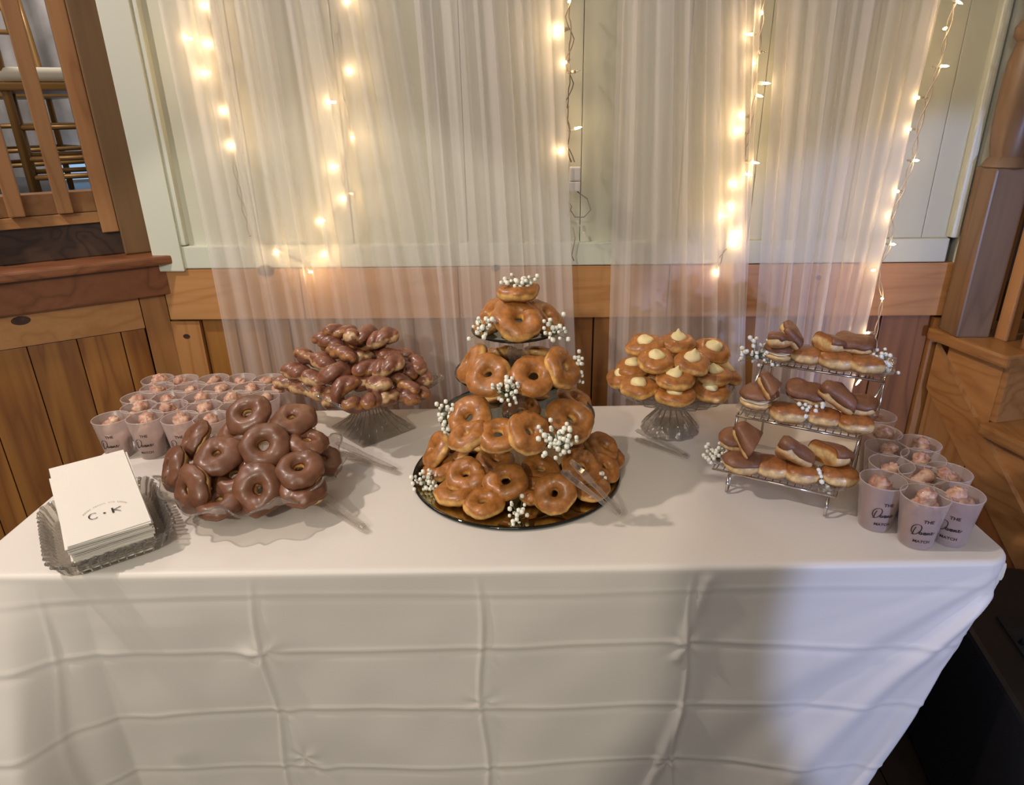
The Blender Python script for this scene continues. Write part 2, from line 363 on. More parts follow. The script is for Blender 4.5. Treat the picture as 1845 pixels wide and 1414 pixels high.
# wainscot boards
x = -1.085
MB().box((-1.045, WY+0.012, 0.47), (0.092, 0.028, 0.94), bev=0.002).build('stile', M['pine_v'], wall)
p = aty(336, 606, WY-0.003); knot(p, 0.009, wall)
x = -0.998; i = 0
while x < 1.04:
    wd = random.choice([0.066, 0.085, 0.1, 0.075]); wd = 1.082-x if 1.082-x < wd+0.05 else wd
    MB().box((x+wd/2, WY+0.021, 0.472), (wd-0.004, 0.02, 0.944), bev=0.003).build('board', M['ply_v'] if x < 0.7 else M['ply_r'], wall); x += wd
MB().box((1.115, WY+0.010, 0.47), (0.065, 0.03, 0.94), bev=0.002).build('stile', M['pine_v'], wall)
MB().box((0.04, WY+0.027, 0.47), (2.3, 0.006, 0.93)).build('wainscot_backing', M['dark_gap'], wall)

# left wall (turned towards the room), local frame s along the wall towards the camera, n into the room
LE = Vector((-.8266, -.5628, 0)); LN = Vector((.5628, -.8266, 0)); LO = Vector((-1.08, 1.85, 0))
LM = Matrix((( LE.x, LN.x, 0, LO.x), (LE.y, LN.y, 0, LO.y), (0, 0, 1, 0), (0, 0, 0, 1)))
def lbox(s0, s1, n0, n1, z0, z1, bev=0.002):
    return MB().box(((s0+s1)/2, (n0+n1)/2, (z0+z1)/2), (s1-s0, n1-n0, z1-z0), bev=bev).xf(LM)
wl = lbox(-0.01, 2.6, -0.10, -0.022, 0, 1.10, 0).build('wall_left', M['dark_gap']); tag(wl, 'half height pine wainscot wall at the left', 'wall', kind='structure')
lbox(0.072, 2.6, -0.022, 0.0, 0.932, 1.045).build('rail_board', M['pine_h'], wl)
lbox(0.004, 0.070, -0.022, 0.0, 0.0, 1.045).build('stile', M['pine_v'], wl)
s = 0.073; k = 0
for wd in [0.062, 0.108, 0.115, 0.12]*6:
    if s > 2.5: break
    lbox(s+0.001, s+wd-0.001, -0.022, -0.006, 0.0, 0.930, 0.003).build('board', M['ply_v'], wl); s += wd
lbox(-0.05, 2.6, -0.02, 0.022, 1.025, 1.112, 0.003).build('cap_apron', M['cap'], wl)
lbox(-0.085, 2.6, -0.10, 0.045, 1.112, 1.136, 0.006).build('cap_ledge', M['cap'], wl)
kp = LM @ Vector((0.352, 0.001, 1.005))
mbk = MB(); nn = 14; Vk = [Vector((0.352+math.cos(2*PI*i/nn)*0.022, 0.0005, 1.003+math.sin(2*PI*i/nn)*0.012)) for i in range(nn)]
mbk.add(Vk+[v-Vector((0, 0.004, 0)) for v in Vk], [tuple(range(nn)), tuple(reversed(range(nn, 2*nn)))]+[(i, (i+1) % nn, nn+(i+1) % nn, nn+i) for i in range(nn)]); mbk.xf(LM).build('knot', M['knot'], wl)

# platform railing behind the ledge
rl = thing('platform_railing', 'brown timber railing on the raised platform at upper left', 'railing', (LM @ Vector((0.2, -0.08, 1.14))))
def rl_part(name, mb, mat):
    mb.xf(Matrix.Translation(-rl.location)); return mb.build(name, mat, rl)
rl_part('riser', lbox(0.05, 2.0, -0.16, -0.07, 1.137, 1.228, 0.002), M['riser'])
rl_part('bottom_rail', lbox(0.078, 2.0, -0.13, -0.055, 1.228, 1.256, 0.002), M['pine_h'])
rl_part('bottom_rail', lbox(0.118, 2.0, -0.13, -0.065, 1.257, 1.31, 0.002), M['pine_h'])
rl_part('side_board', lbox(0.077, 0.118, -0.14, -0.05, 1.2, 2.6, 0.003), M['stair_v'])
rl_part('post', lbox(-0.008, 0.076, -0.14, -0.04, 1.137, 2.6, 0.004), M['post'])
for s0 in (0.172, 0.278, 0.384, 0.49):
    mb = MB().box((s0+0.018, -0.045, 1.93), (0.036, 0.036, 1.34), bev=0.003).xf(LM); rl_part('baluster', mb, M['stair_v'])
# platform floor, backdrop behind it
pf = lbox(-0.4, 3.0, -3.2, -0.13, 1.14, 1.165, 0).build('trim_1', M['floor']); tag(pf, 'dark raised platform floor behind the railing', 'floor', kind='structure')
bd = MB()
Wd = []; ncol = 160
for j in range(6):
    for i in range(ncol):
        t = i/(ncol-1); Wd.append(LM @ Vector((lerp(-1.0, 3.0, t), -2.6+0.05*math.sin(t*130+math.sin(j)*0.3)+0.03*math.sin(t*47), lerp(1.2, 3.6, j/5))))
bd.add(Wd, [(j*ncol+i, j*ncol+i+1, (j+1)*ncol+i+1, (j+1)*ncol+i) for j in range(5) for i in range(ncol-1)])
tag(bd.build('pleated_backdrop', M['lining'], smooth=True), 'pale grey pleated fabric hanging behind the gold chairs', 'drape')

def make_chair(loc, rz, label):
    t = thing('banquet_chair', label, 'chair', loc, 'gold chairs on the platform'); t.rotation_euler = (0, 0, rz)
    MB().box((0, 0, 0.46), (0.40, 0.40, 0.045), bev=0.018).build('cushion', M['cushion'], t, True)
    MB().box((0, 0, 0.425), (0.41, 0.41, 0.025), bev=0.006).build('seat_frame', M['gold'], t)
    for x_ in (-0.18, 0.18):
        MB().tube([(x_, -0.18, 0), (x_, -0.18, 0.42)], 0.014).build('leg', M['gold'], t, True)
        MB().tube([(x_, 0.18, 0), (x_, 0.18, 0.42), (x_*0.98, 0.21, 0.70), (x_*0.95, 0.25, 0.94)], 0.014).build('leg', M['gold'], t, True)
    for z_ in (0.14, 0.20, 0.30):
        mb = MB()
        for (a, b) in (((-.18, -.18), (.18, -.18)), ((-.18, .18), (.18, .18)), ((-.18, -.18), (-.18, .18)), ((.18, -.18), (.18, .18))):
            mb.tube([(a[0], a[1], z_), (b[0], b[1], z_)], 0.009, 6)
        mb.build('stretcher', M['gold'], t, True)
    for z_, y_ in ((0.93, 0.25), (0.80, 0.232), (0.70, 0.215)):
        MB().tube([(-0.17, y_, z_), (0, y_+0.02, z_), (0.17, y_, z_)], 0.011, 6).build('back_rail', M['gold'], t, True)
    for x_ in (-0.1, -0.033, 0.033, 0.1):
        MB().tube([(x_, 0.217, 0.70), (x_, 0.25, 0.93)], 0.007, 6).build('spindle', M['gold'], t, True)
    return t
c1 = LM @ Vector((0.10, -0.95, 1.165)); make_chair(c1, R(35+180), 'gold spindle chair with an ivory cushion seen beside the square post')
c2 = LM @ Vector((0.75, -1.15, 1.165)); make_chair(c2, R(20+180), 'gold spindle chair with an ivory cushion at the far left edge')
c3 = LM @ Vector((0.30, -1.85, 1.165)); make_chair(c3, R(50), 'gold spindle chair standing farthest back on the platform')
wp = thing('far_window', 'small blue daylit window pane seen low between the balusters', 'window', LM @ Vector((0.0, -2.45, 1.25)))
q = MB().box((0, 0, 0), (0.5, 0.02, 0.14)); q.xf(Matrix.Rotation(math.atan2(LE.y, LE.x), 4, 'Z')); q.build('pane', M['window_glow'], wp)

# right staircase: side plane local frame s down the flight towards the camera, n outwards to the right
SE = Vector((.26, -.9656, 0)).normalized(); SN = Vector((.9656, .26, 0)).normalized(); SO = Vector((1.10, 1.85, 0))
SM = Matrix(((SE.x, SN.x, 0, SO.x), (SE.y, SN.y, 0, SO.y), (0, 0, 1, 0), (0, 0, 0, 1)))
st = thing('staircase', 'open pine staircase coming down at the right', 'staircase', SO+SE*0.3)
def sp(name, mb, mat, smooth=False):
    mb.xf(Matrix.Translation(-st.location)); return mb.build(name, mat, st, smooth)
def sbox(s0, s1, n0, n1, z0, z1, bev=0.003):
    return MB().box(((s0+s1)/2, (n0+n1)/2, (z0+z1)/2), (s1-s0, n1-n0, z1-z0), bev=bev).xf(SM)
def sprism(poly, n0, n1):
    k = len(poly); V = [(a, n0, b) for a, b in poly]+[(a, n1, b) for a, b in poly]
    F = [tuple(range(k)), tuple(reversed(range(k, 2*k)))]+[(i, (i+1) % k, k+(i+1) % k, k+i) for i in range(k)]
    return MB().add(V, F).xf(SM)
run, rise = 0.215, 0.190
for i in range(5):
    zt = 0.914-rise*i; s1 = 0.255+run*i
    sp('tread', sbox(s1-run-0.03 if i else 0.0, s1, -0.035, 0.9, zt-0.032, zt, 0.008), M['stair'])
    sp('riser', sbox(s1-0.035, s1-0.018, 0.0, 0.9, zt-rise, zt-0.032), M['stair'])
# saw-toothed carriage board and diagonal skirt
sp('carriage', sprism([(0.05, 0.70), (0.05, 0.884), (0.22, 0.884), (0.22, 0.695), (0.435, 0.695), (0.435, 0.505), (0.65, 0.505), (0.65, 0.315), (0.865, 0.315), (0.865, 0.10), (0.75, 0.10)], 0.0, 0.03), M['stair'])
sl = -0.877
def zl(s_, off): return 0.757+sl*s_+off
sp('stringer', sprism([(0.02, zl(0.02, 0)), (0.02, zl(0.02, 0.13)), (0.88, zl(0.88, 0.13)), (0.88, zl(0.88, 0))], -0.014, 0.0), M['stair'])
sp('side_panel', sprism([(0.02, 0.02), (0.02, zl(.02, -.004)), (0.19, zl(.19, -.004)), (0.19, 0.02)], -0.004, 0.02), M['stair_v'])
sp('side_panel', sprism([(0.193, 0.02), (0.193, zl(.193, -.004)), (0.42, zl(.42, -.004)), (0.42, 0.02)], -0.004, 0.02), M['ply_r'])
sp('side_panel', sprism([(0.423, 0.02), (0.423, zl(.423, -.004)), (0.80, zl(.80, -.004)), (0.80, 0.02)], -0.004, 0.02), M['stair_v'])
# balusters
def bal(px, py, z, top):
    b = at(px, py, z); rot = Matrix.Rotation(math.atan2(SE.y, SE.x), 3, 'Z')
    sp('baluster', MB().box((b.x, b.y, (z+top)/2), (0.034, 0.034, top-z), rot=rot, bev=0.004), M['stair_v'])
bal(1772, 592, 0.914, 2.3); bal(1810, 611, 0.914, 2.3); bal(1822, 752, 0.724, 2.2)
for k, s_ in enumerate((0.60, 0.72)):
    p = SM @ Vector((s_, 0.05, 0)); sp('baluster', MB().box((p.x, p.y, 1.32), (0.034, 0.034, 1.57), rot=Matrix.Rotation(math.atan2(SE.y, SE.x), 3, 'Z'), bev=0.004), M['stair_v'])
# newel post: square foot then turned upper part
nw = thing('newel_post', 'turned brown newel post at the head of the right staircase', 'post', Vector((1.132, 1.79, 0.914)))
MB().box((0, 0, 0.2125), (0.085, 0.085, 0.425), bev=0.005).build('square_foot', M['post_d'], nw)
MB().lathe([(0.040, 0.42), (0.050, 0.427), (0.044, 0.44), (0.036, 0.45), (0.041, 0.47), (0.047, 0.52), (0.048, 0.60), (0.045, 0.66), (0.036, 0.70), (0.046, 0.712), (0.046, 0.73), (0.034, 0.75), (0.04, 0.80), (0.047, 0.86), (0.04, 1.0), (0.036, 1.4), (0.0, 1.4)], 28).build('turned_shaft', M['post_d'], nw, True, 40)
wr = sbox(0.0, 2.2, 0.92, 0.96, 0, 3.0, 0).build('wall_right', M['cap']); tag(wr, 'dark wall beyond the staircase', 'wall', kind='structure')
wr2 = MB().box((1.9, 2.4, 1.5), (1.6, 0.04, 3.0)).build('wall_stairwell', M['dark_gap']); tag(wr2, 'dark wall behind the stair balusters', 'wall', kind='structure')
# black loudspeaker on the floor at the right of the table
sk = thing('loudspeaker', 'black floor loudspeaker in the shadow right of the table', 'speaker', (1.03, 1.12, 0))
sk.rotation_euler = (0, 0, R(-8))
MB().box((0, 0, 0.235), (0.26, 0.56, 0.43), bev=0.012).build('cabinet', M['plastic_black'], sk)
MB().box((0, -0.285, 0.235), (0.22, 0.012, 0.38), bev=0.003).build('grille', M['black_grille'], sk)
mb = MB().box((0, 0.02, 0.452), (0.11, 0.13, 0.006), bev=0.002); mb.build('handle_recess', M['black_grille'], sk)
MB().tube([(-0.045, 0.0, 0.456), (-0.04, 0.0, 0.47), (0.04, 0.0, 0.47), (0.045, 0.0, 0.456)], 0.006).build('handle', M['plastic_black'], sk, True)
for x_ in (-0.1, 0.1):
    for y_ in (-0.24, 0.24): MB().lathe([(0, 0), (0.018, 0), (0.018, 0.02), (0, 0.02)], 12, (x_, y_, 0)).build('foot', M['black_grille'], sk)

# ================================================================== TABLE AND CLOTH
TC = Vector((-0.12, 1.33, 0)); TA = R(2.4)
TM = Matrix.Translation(TC) @ Matrix.Rotation(TA, 4, 'Z')
HX, HY = 0.945, 0.355
tb = thing('folding_table', 'folding banquet table hidden beneath the white tablecloth', 'table', TC); tb.rotation_euler = (0, 0, TA)
MB().box((0, 0, TZ-0.03), (2*HX-0.02, 2*HY-0.02, 0.04), bev=0.01).build('tabletop', M['cushion'], tb)
for x_ in (-0.75, 0.6):
    for y_ in (-0.27, 0.27): MB().tube([(x_, y_, 0), (x_, y_, TZ-0.05)], 0.014).build('leg', M['chrome'], tb, True)

def cloth():
    # perimeter of a rounded rectangle, then rings: inner top rings, edge roll, skirt
    per = []
    rc = 0.05
    def seg(ax, ay, bx, by, n):
        for i in range(n): per.append((lerp(ax, bx, i/n), lerp(ay, by, i/n)))
    def arc(cx_, cy_, a0, n):
        for i in range(n):
            a = a0+PI/2*i/n; per.append((cx_+rc*math.cos(a), cy_+rc*math.sin(a)))
    seg(-HX+rc, -HY, HX-rc, -HY, 460); arc(HX-rc, -HY+rc, -PI/2, 26)
    seg(HX, -HY+rc, HX, HY-rc, 150); arc(HX-rc, HY-rc, 0, 10)
    seg(HX-rc, HY, -HX+rc, HY, 180); arc(-HX+rc, HY-rc, PI/2, 10)
    seg(-HX, HY-rc, -HX, -HY+rc, 130); arc(-HX+rc, -HY+rc, PI, 20)
    n = len(per)
    V = []; F = []
    # outward normals
    nor = []
    for i in range(n):
        a = per[i-1]; b = per[(i+1) % n]; t = Vector((b[0]-a[0], b[1]-a[1])).normalized(); nor.append(Vector((t.y, -t.x)))
    rings = []
    for k in (0.0, 0.35, 0.7, 0.9, 0.97): rings.append(('top', k))
    for a in (0, 22, 45, 68, 90): rings.append(('roll', a))
    nd = 150
    for i in range(1, nd+1): rings.append(('skirt', i/nd*0.70))
    rr = 0.010
    def crease(u, c, w_, a): # rounded ridge
        d = (u-c)/w_; return a*math.exp(-d*d)
    for kind, k in rings:
        for i in range(n):
            x_, y_ = per[i]; nx, ny = nor[i]
            if kind == 'top':
                X, Y = x_*k*0.99, y_*k*0.98; z = TZ+0.0016+0.0008*fr((X*6, Y*6, 3))
                X -= nx*0; V.append((X, Y, z)); continue
            if kind == 'roll':
                a = R(k); off = rr*math.sin(a)-rr; dz = -(rr-rr*math.cos(a)); V.append((x_+nx*off, y_+ny*off, TZ+0.0016+dz)); continue
            d = k; t = d/0.70
            front = ny < -0.5; right = nx > 0.5; back = ny > 0.5
            cf = max(0.0, 1-math.hypot(x_-HX, y_+HY)/0.30)   # nearness to the front-right corner
            cl = max(0.0, 1-math.hypot(x_+HX, y_+HY)/0.22)   # front-left corner
            off = 0.0
            if ny < 0.2:
                env = min(1.0, d/0.10)
                off += env*(0.006*fr((x_*3.1, d*2.0, 0.3))+0.012*t*fr((x_*2.2+5, d*1.2, 1.7)))
                off += env*0.0035*fr((x_*9, d*7, 4.1))
                # soft vertical undulation growing to the hem
                off += env*0.010*t*math.sin(x_*9.0+1.3+0.6*math.sin(d*5))
                # folding creases pressed in the cloth
                for xc, am in ((-0.012, 0.0045), (0.375, 0.005), (-0.42, 0.004), (-0.80, 0.003)):
                    wob = 0.006*math.sin(d*17+xc*9)
                    off += env*crease(x_, xc+wob, 0.0040, am*0.8)-env*crease(x_, xc+wob+0.011, 0.008, am*0.4)
                for dc, am in ((0.040, 0.0018), (0.165, 0.0038), (0.315, 0.0042), (0.47, 0.004)):
                    wob = 0.004*math.sin(x_*6+dc*20)
                    off += crease(d, dc+wob, 0.0045, am*0.42)-crease(d, dc+wob+0.010, 0.008, am*0.3)
                # little star puckers where creases meet
                for (xp, dp, am) in ((-0.42, 0.17, 0.006), (0.375, 0.17, 0.007), (0.36, 0.48, 0.008), (-0.012, 0.30, 0.004), (-0.38, 0.45, 0.006)):
                    rx, ry = x_-xp, d-dp; rad = math.hypot(rx, ry)
                    if rad < 0.12: off += 0.3*am*math.exp(-(rad/0.035)**2)*math.cos(5*math.atan2(ry, rx)+xp*7)
                for (xa, da, xb, db, am, wd) in ((-0.44, 0.17, -0.30, 0.60, 0.006, 0.02), (0.40, 0.02, 0.36, 0.20, 0.004, 0.012), (0.31, 0.62, 0.38, 0.33, 0.006, 0.012), (-0.70, 0.17, -0.62, 0.42, 0.004, 0.03)):
                    ux, uy = xb-xa, db-da; L2 = ux*ux+uy*uy; tt = max(0, min(1, ((x_-xa)*ux+(d-da)*uy)/L2)); dd = math.hypot(x_-xa-ux*tt, d-da-uy*tt)
                    off += am*math.exp(-(dd/wd)**2)
                # diagonal tension folds fanning from the front-right corner
                if front and x_ > 0.35:
                    ax_ = HX-x_; th = math.atan2(d+0.02, ax_+0.02)
                    rad = math.hypot(ax_, d); e = min(1, rad/0.12)*max(0, min(1, (x_-0.40)/0.22))
                    off += e*(0.009*math.sin(th*13+0.6)+0.002*math.sin(th*31))*max(0.0, (th-0.35))
                off += 0.02*cf*min(1, d/0.2)
            if right:
                off += min(1, d/0.1)*(0.016*math.sin(y_*26+d*3)*t+0.006*math.sin(y_*60))
            if nx < -0.5: off += 0.014*math.sin(y_*22)*t
            if cl > 0: off += 0.30*cl*t
            X = x_+nx*off; Y = y_+ny*off
            # left end: deep soft fold running down the front, by the corner
            if front: Y -= 0.05*t*math.exp(-((x_+0.86-0.02*t)/0.035)**2); Y += 0.02*t*math.exp(-((x_+0.79)/0.03)**2)
            # right end is tucked in under the table towards the hem
            gx = max(0.0, min(1.0, (x_-0.35)/(HX-0.35)))
            tuck = 0.235*(t**1.1)*(gx**1.5)+0.02*gx*math.sin(min(1, t*3)*PI)*-0.5
            X -= tuck
            if back: Y = min(Y, HY+0.02)
            V.append((X, Y, TZ-rr-d))
    m_ = len(rings)
    for r_ in range(1, m_-1):
        for i in range(n): F.append((r_*n+i, r_*n+(i+1) % n, (r_+1)*n+(i+1) % n, (r_+1)*n+i))
    # ring 0 collapsed: use a single centre cap over ring 1
    F.append(tuple(n+i for i in range(n)))
    mb = MB(); mb.v = V; mb.f = F
    me = bpy.data.meshes.new('tablecloth'); me.from_pydata(V, [], F)
    bm = bmesh.new(); bm.from_mesh(me)
    bmesh.ops.delete(bm, geom=[v for v in bm.verts if not v.link_faces], context='VERTS')
    bmesh.ops.recalc_face_normals(bm, faces=bm.faces); bm.to_mesh(me); bm.free()
    me.materials.append(M['cloth'])
    for p in me.polygons: p.use_smooth = True
    me.transform(TM)
    return link('tablecloth', me)
tag(cloth(), 'white floor length tablecloth with pressed crease lines over the dessert table', 'tablecloth')
CZ = TZ+0.0032          # cloth surface height

# ================================================================== SHEER DRAPES
def drape(label, tl, tr, bl, br, Y, seed, mat, amp=0.016, nf=13, group='sheer drapes on the back wall'):
    """tl,tr = pixel x at the top of the picture (y=0); bl,br at the pine rail (y=470)"""
    X0t, X1t = aty(tl, 0, Y).x, aty(tr, 0, Y).x; zt_ = aty(tl, 0, Y).z
    X0b, X1b = aty(bl, 470, Y).x, aty(br, 470, Y).x; zb = aty(bl, 470, Y).z
    rnd = random.Random(seed); nc = 420; nr = 26
    ph = [(rnd.uniform(0.6, 1.4)*nf*k, rnd.uniform(0, 6.3), 1/k**0.7) for k in (1, 1.7, 2.6)]
    mb = MB(); uv = []
    for j in range(nr):
        z = lerp(2.75, 0.10, j/(nr-1)); t = (zt_-z)/(zt_-zb)
        xa = lerp(X0t, X0b, t); xb = lerp(X1t, X1b, t)
        for i in range(nc):
            u = i/(nc-1)
            uu = u+0.02*math.sin(u*9+seed)+0.010*math.sin(z*2.3+u*7+seed)
            o = sum(a*math.sin(2*PI*f_*uu+p+0.25*math.sin(z*1.7+p)) for f_, p, a in ph)
            xo = sum(a*math.cos(2*PI*f_*uu*1.0+p*1.7) for f_, p, a in ph[1:])
            mb.v.append((lerp(xa, xb, u)+0.005*xo, Y+amp*0.55*o, z)); uv.append((u, z))
    mb.f = [(j*nc+i, j*nc+i+1, (j+1)*nc+i+1, (j+1)*nc+i) for j in range(nr-1) for i in range(nc-1)]
    me = bpy.data.meshes.new('sheer_drape'); me.from_pydata(mb.v, [], mb.f); me.materials.append(mat)
    ul = me.uv_layers.new(name='UVMap')
    for l in me.loops: ul.data[l.index].uv = uv[l.vertex_index]
    for p in me.polygons: p.use_smooth = True
    o = link('sheer_drape', me); tag(o, label, 'curtain', group); return o
drape('wide sheer white drape at the left, hanging beside the timber post', 285, 715, 375, 790, 1.785, 3, M['sheer'], nf=6, amp=0.02)
drape('dense sheer white drape hanging right behind the top of the donut tower', 745, 1012, 785, 1030, 1.782, 11, M['sheer_b'], nf=4.5)
drape('sheer white drape hanging right behind the cream topped donuts', 1112, 1345, 1098, 1345, 1.785, 19, M['sheer_b'], nf=4.5)
drape('sheer white drape farthest right, behind the three tier wire rack', 1405, 1700, 1372, 1592, 1.785, 27, M['sheer_b'], nf=5)
# knotted, narrow free tail between the two right drapes
drape('narrow sheer white tail hanging left of the rightmost string of lights', 1330, 1372, 1328, 1348, 1.80, 41, M['sheer'], nf=2, amp=0.01)

# ================================================================== STRING LIGHTS
bulb_lit = MB().lathe([(0.0, -0.010), (0.0022, -0.008), (0.0026, -0.002), (0.0022, 0.004), (0.0, 0.011)], 8).mesh('bulb', M['bulb'], True)
bulb_off = MB().lathe([(0.0, -0.010), (0.0022, -0.008), (0.0026, -0.002), (0.0022, 0.004), (0.0, 0.011)], 8).mesh('bulb', M['bulb_off'], True)
sock = MB().lathe([(0, -0.030), (0.0028, -0.030), (0.0042, -0.012), (0.0046, -0.009), (0.0, -0.009)], 8).mesh('socket', M['socket'], True)
def light_string(label, path, bulbs, Y, wmat, nw_=2, power=0.055):
    base = aty(*path[0], Y); t = thing('string_lights', label, 'string lights', base, 'strings of fairy lights on the back wall')
    P = [aty(x_, y_, Y) for x_, y_ in path]
    P = [P[0]+Vector((0, 0, 0.9))]+P
    dense = []
    for a, b in zip(P[:-1], P[1:]):
        k = max(2, int((b-a).length/0.012))
        dense += [a.lerp(b, i/k) for i in range(k)]
    dense.append(P[-1])
    for s_ in range(nw_):
        pts = [p+Vector((0.0045*math.sin(i*0.8+PI*s_)+0.002*fr((i*.3, s_*5, 1)), 0.004*math.cos(i*0.8+PI*s_), 0)) for i, p in enumerate(dense)]
        mb = MB().tube(pts, 0.0014, 5); mb.xf(Matrix.Translation(-base)); mb.build('wire', wmat, t, True)
    for (bx, by, lit) in bulbs:
        p = aty(bx, by, Y-0.012)
        near = min(dense, key=lambda q_: (q_-p).length)
        d = (p-near)
        if d.length < 0.004: d = Vector((random.choice((-1, 1)), -0.4, -0.2))
        d.normalize(); d = (d+Vector((0, -0.25, 0))).normalized()
        q = d.to_track_quat('Z', 'Y')
        so = link('socket', sock, t, p-base-d*0.002); so.rotation_mode = 'QUATERNION'; so.rotation_quaternion = q
        bo = link('bulb', bulb_lit if lit else bulb_off, so, None)
        tail = p-d*0.028
        if (tail-near).length > 0.006:
            mb = MB().tube([near, near.lerp(tail, 0.5)+Vector((0, 0, -0.004)), tail], 0.0012, 5); mb.xf(Matrix.Translation(-base)); mb.build('wire', wmat, t, True)
        if lit:
            l = bpy.data.lights.new('bulb_glow', 'POINT'); l.energy = power; l.color = (1.0, 0.66, 0.32); l.shadow_soft_size = 0.006
            lo = bpy.data.objects.new('bulb_glow', l); COL.objects.link(lo); lo.location = p+Vector((0, -0.012, 0))
    return t, base
YL = 1.815
light_string('string of warm lights at the far left, behind the wide drape', [(372, 0), (380, 60), (388, 140), (402, 200), (415, 262), (430, 340), (450, 420), (500, 452), (540, 470), (562, 490)],
  [(370, 10, 1), (338, 70, 1), (374, 80, 1), (370, 132, 1), (405, 200, 1), (418, 262, 1), (452, 425, 0), (500, 454, 1), (558, 490, 1)], YL, M['wire'])
light_string('second string of warm lights from the left, behind the wide drape', [(612, 0), (610, 60), (618, 128), (622, 184), (632, 248), (616, 300), (622, 357), (595, 395), (594, 430), (585, 457)],
  [(628, 3, 1), (605, 62, 0), (632, 128, 1), (597, 184, 1), (636, 248, 1), (602, 300, 1), (645, 350, 0), (622, 357, 1), (578, 398, 1), (585, 457, 1)], YL, M['wire'])
t3, b3 = light_string('string of lights ending in a white plug, in the gap between drapes', [(1028, 0), (1022, 30), (1031, 70), (1022, 110), (1030, 150), (1020, 190), (1024, 235), (1022, 262), (1032, 292)],
  [(1025, 3, 1), (1004, 52, 1), (1003, 60, 1), (1042, 128, 0), (1016, 115, 1), (1014, 185, 0), (1043, 230, 1), (1010, 272, 1)], 1.80, M['wire_brown'], 3)
p = aty(1036, 322, 1.79)
mb = MB().box(p+Vector((0, 0, 0.012)), (0.028, 0.018, 0.034), bev=0.004).box(p+Vector((-0.002, 0, -0.018)), (0.030, 0.018, 0.024), bev=0.003)
mb.xf(Matrix.Translation(-b3)); mb.build('plug', M['plug'], t3)
loop = [aty(x_, y_, 1.795) for x_, y_ in ((1040, 345), (1058, 358), (1064, 378), (1052, 391), (1036, 391), (1026, 376), (1024, 362), (1030, 372), (1022, 392))]
mb = MB().tube(loop, 0.0016, 6); mb.xf(Matrix.Translation(-b3)); mb.build('wire', M['wire'], t3, True)
mb = MB().tube([aty(x_, y_, 1.795) for x_, y_ in ((1032, 410), (1036, 430), (1030, 460), (1034, 470))], 0.0015, 6); mb.xf(Matrix.Translation(-b3)); mb.build('wire', M['wire'], t3, True)
for (x_, y_, a) in ((1022, 392, 0.4), (1042, 403, 1.3), (1053, 423, 1.2)):
    mb = MB().box((0, 0, 0), (0.016, 0.006, 0.007), rot=Matrix.Rotation(a, 3, 'Y'), bev=0.0015); mb.xf(Matrix.Translation(aty(x_, y_, 1.79)-b3)); mb.build('socket', M['socket'], t3)
light_string('string of warm lights left of the tail drape, hanging lowest in a tangle', [(1376, 0), (1370, 60), (1362, 115), (1360, 160), (1354, 210), (1345, 260), (1335, 300), (1322, 340), (1318, 380), (1318, 430), (1300, 462), (1290, 488)],
  [(1373, 22, 1), (1349, 62, 1), (1377, 93, 0), (1358, 113, 1), (1382, 150, 1), (1370, 173, 1), (1333, 208, 1), (1327, 235, 1), (1362, 293, 1), (1350, 315, 1), (1320, 330, 1), (1316, 371, 1), (1303, 390, 1), (1323, 420, 1), (1320, 437, 1), (1290, 490, 1)], 1.80, M['wire'])
light_string('string of warm lights at the far right edge of the last drape', [(1722, 0), (1708, 50), (1692, 119), (1672, 176), (1655, 233), (1645, 289), (1625, 345), (1608, 391), (1604, 440), (1582, 487), (1590, 538), (1578, 600), (1575, 660)],
  [(1730, 5, 1), (1701, 52, 1), (1704, 119, 1), (1649, 176, 1), (1634, 233, 1), (1652, 289, 1), (1614, 345, 1), (1597, 391, 1), (1610, 440, 1), (1572, 487, 1), (1590, 538, 1), (1560, 600, 1), (1545, 690, 1)], 1.775, M['wire'], power=0.06)

# ================================================================== DONUT KITS
def torus_pts(Rm, ra, rb, nu, nv, seed, wob=0.0032, f0=0.0, f1=2*PI, grow=0.0, edge=None):
    V = []
    for i in range(nu):
        a = 2*PI*i/nu
        for j in range(nv):
            if f1-f0 >= 2*PI-1e-6: b = f0+(f1-f0)*j/nv
            else:
                lo, hi = f0, f1
                if edge: lo += edge(a, 0); hi += edge(a, 1)
                b = lerp(lo, hi, j/(nv-1))
            cx_, sz = math.cos(b), math.sin(b)
            rr_ = Rm+(ra+grow)*cx_*(1.0 if cx_ > 0 else 0.92)
            z = (rb+grow)*(abs(sz)**0.92)*(1 if sz > 0 else -1)
            p = Vector((rr_*math.cos(a), rr_*math.sin(a), z))
            n_ = fr((p.x*28+seed*3.1, p.y*28, p.z*34+seed))
            n2 = fr((p.x*90+seed, p.y*90, p.z*90))
            out = Vector((math.cos(a)*cx_, math.sin(a)*cx_, sz))
            V.append(p+out*(n_*wob*2.3+n2*wob*0.55))
    return V
def donut_mesh(name, mat, seed, Rm=0.0270, ra=0.0208, rb=0.0165, nu=44, nv=22):
    V = torus_pts(Rm, ra, rb, nu, nv, seed)
    sq = 1+0.05*math.sin(seed*2.3)
    V = [(v.x*sq, v.y/sq, v.z) for v in V]
    F = [(i*nv+j, ((i+1) % nu)*nv+j, ((i+1) % nu)*nv+(j+1) % nv, i*nv+(j+1) % nv) for i in range(nu) for j in range(nv)]
    mb = MB(); mb.v = [tuple(v) for v in V]; mb.f = F
    return mb.mesh(name, mat, True)
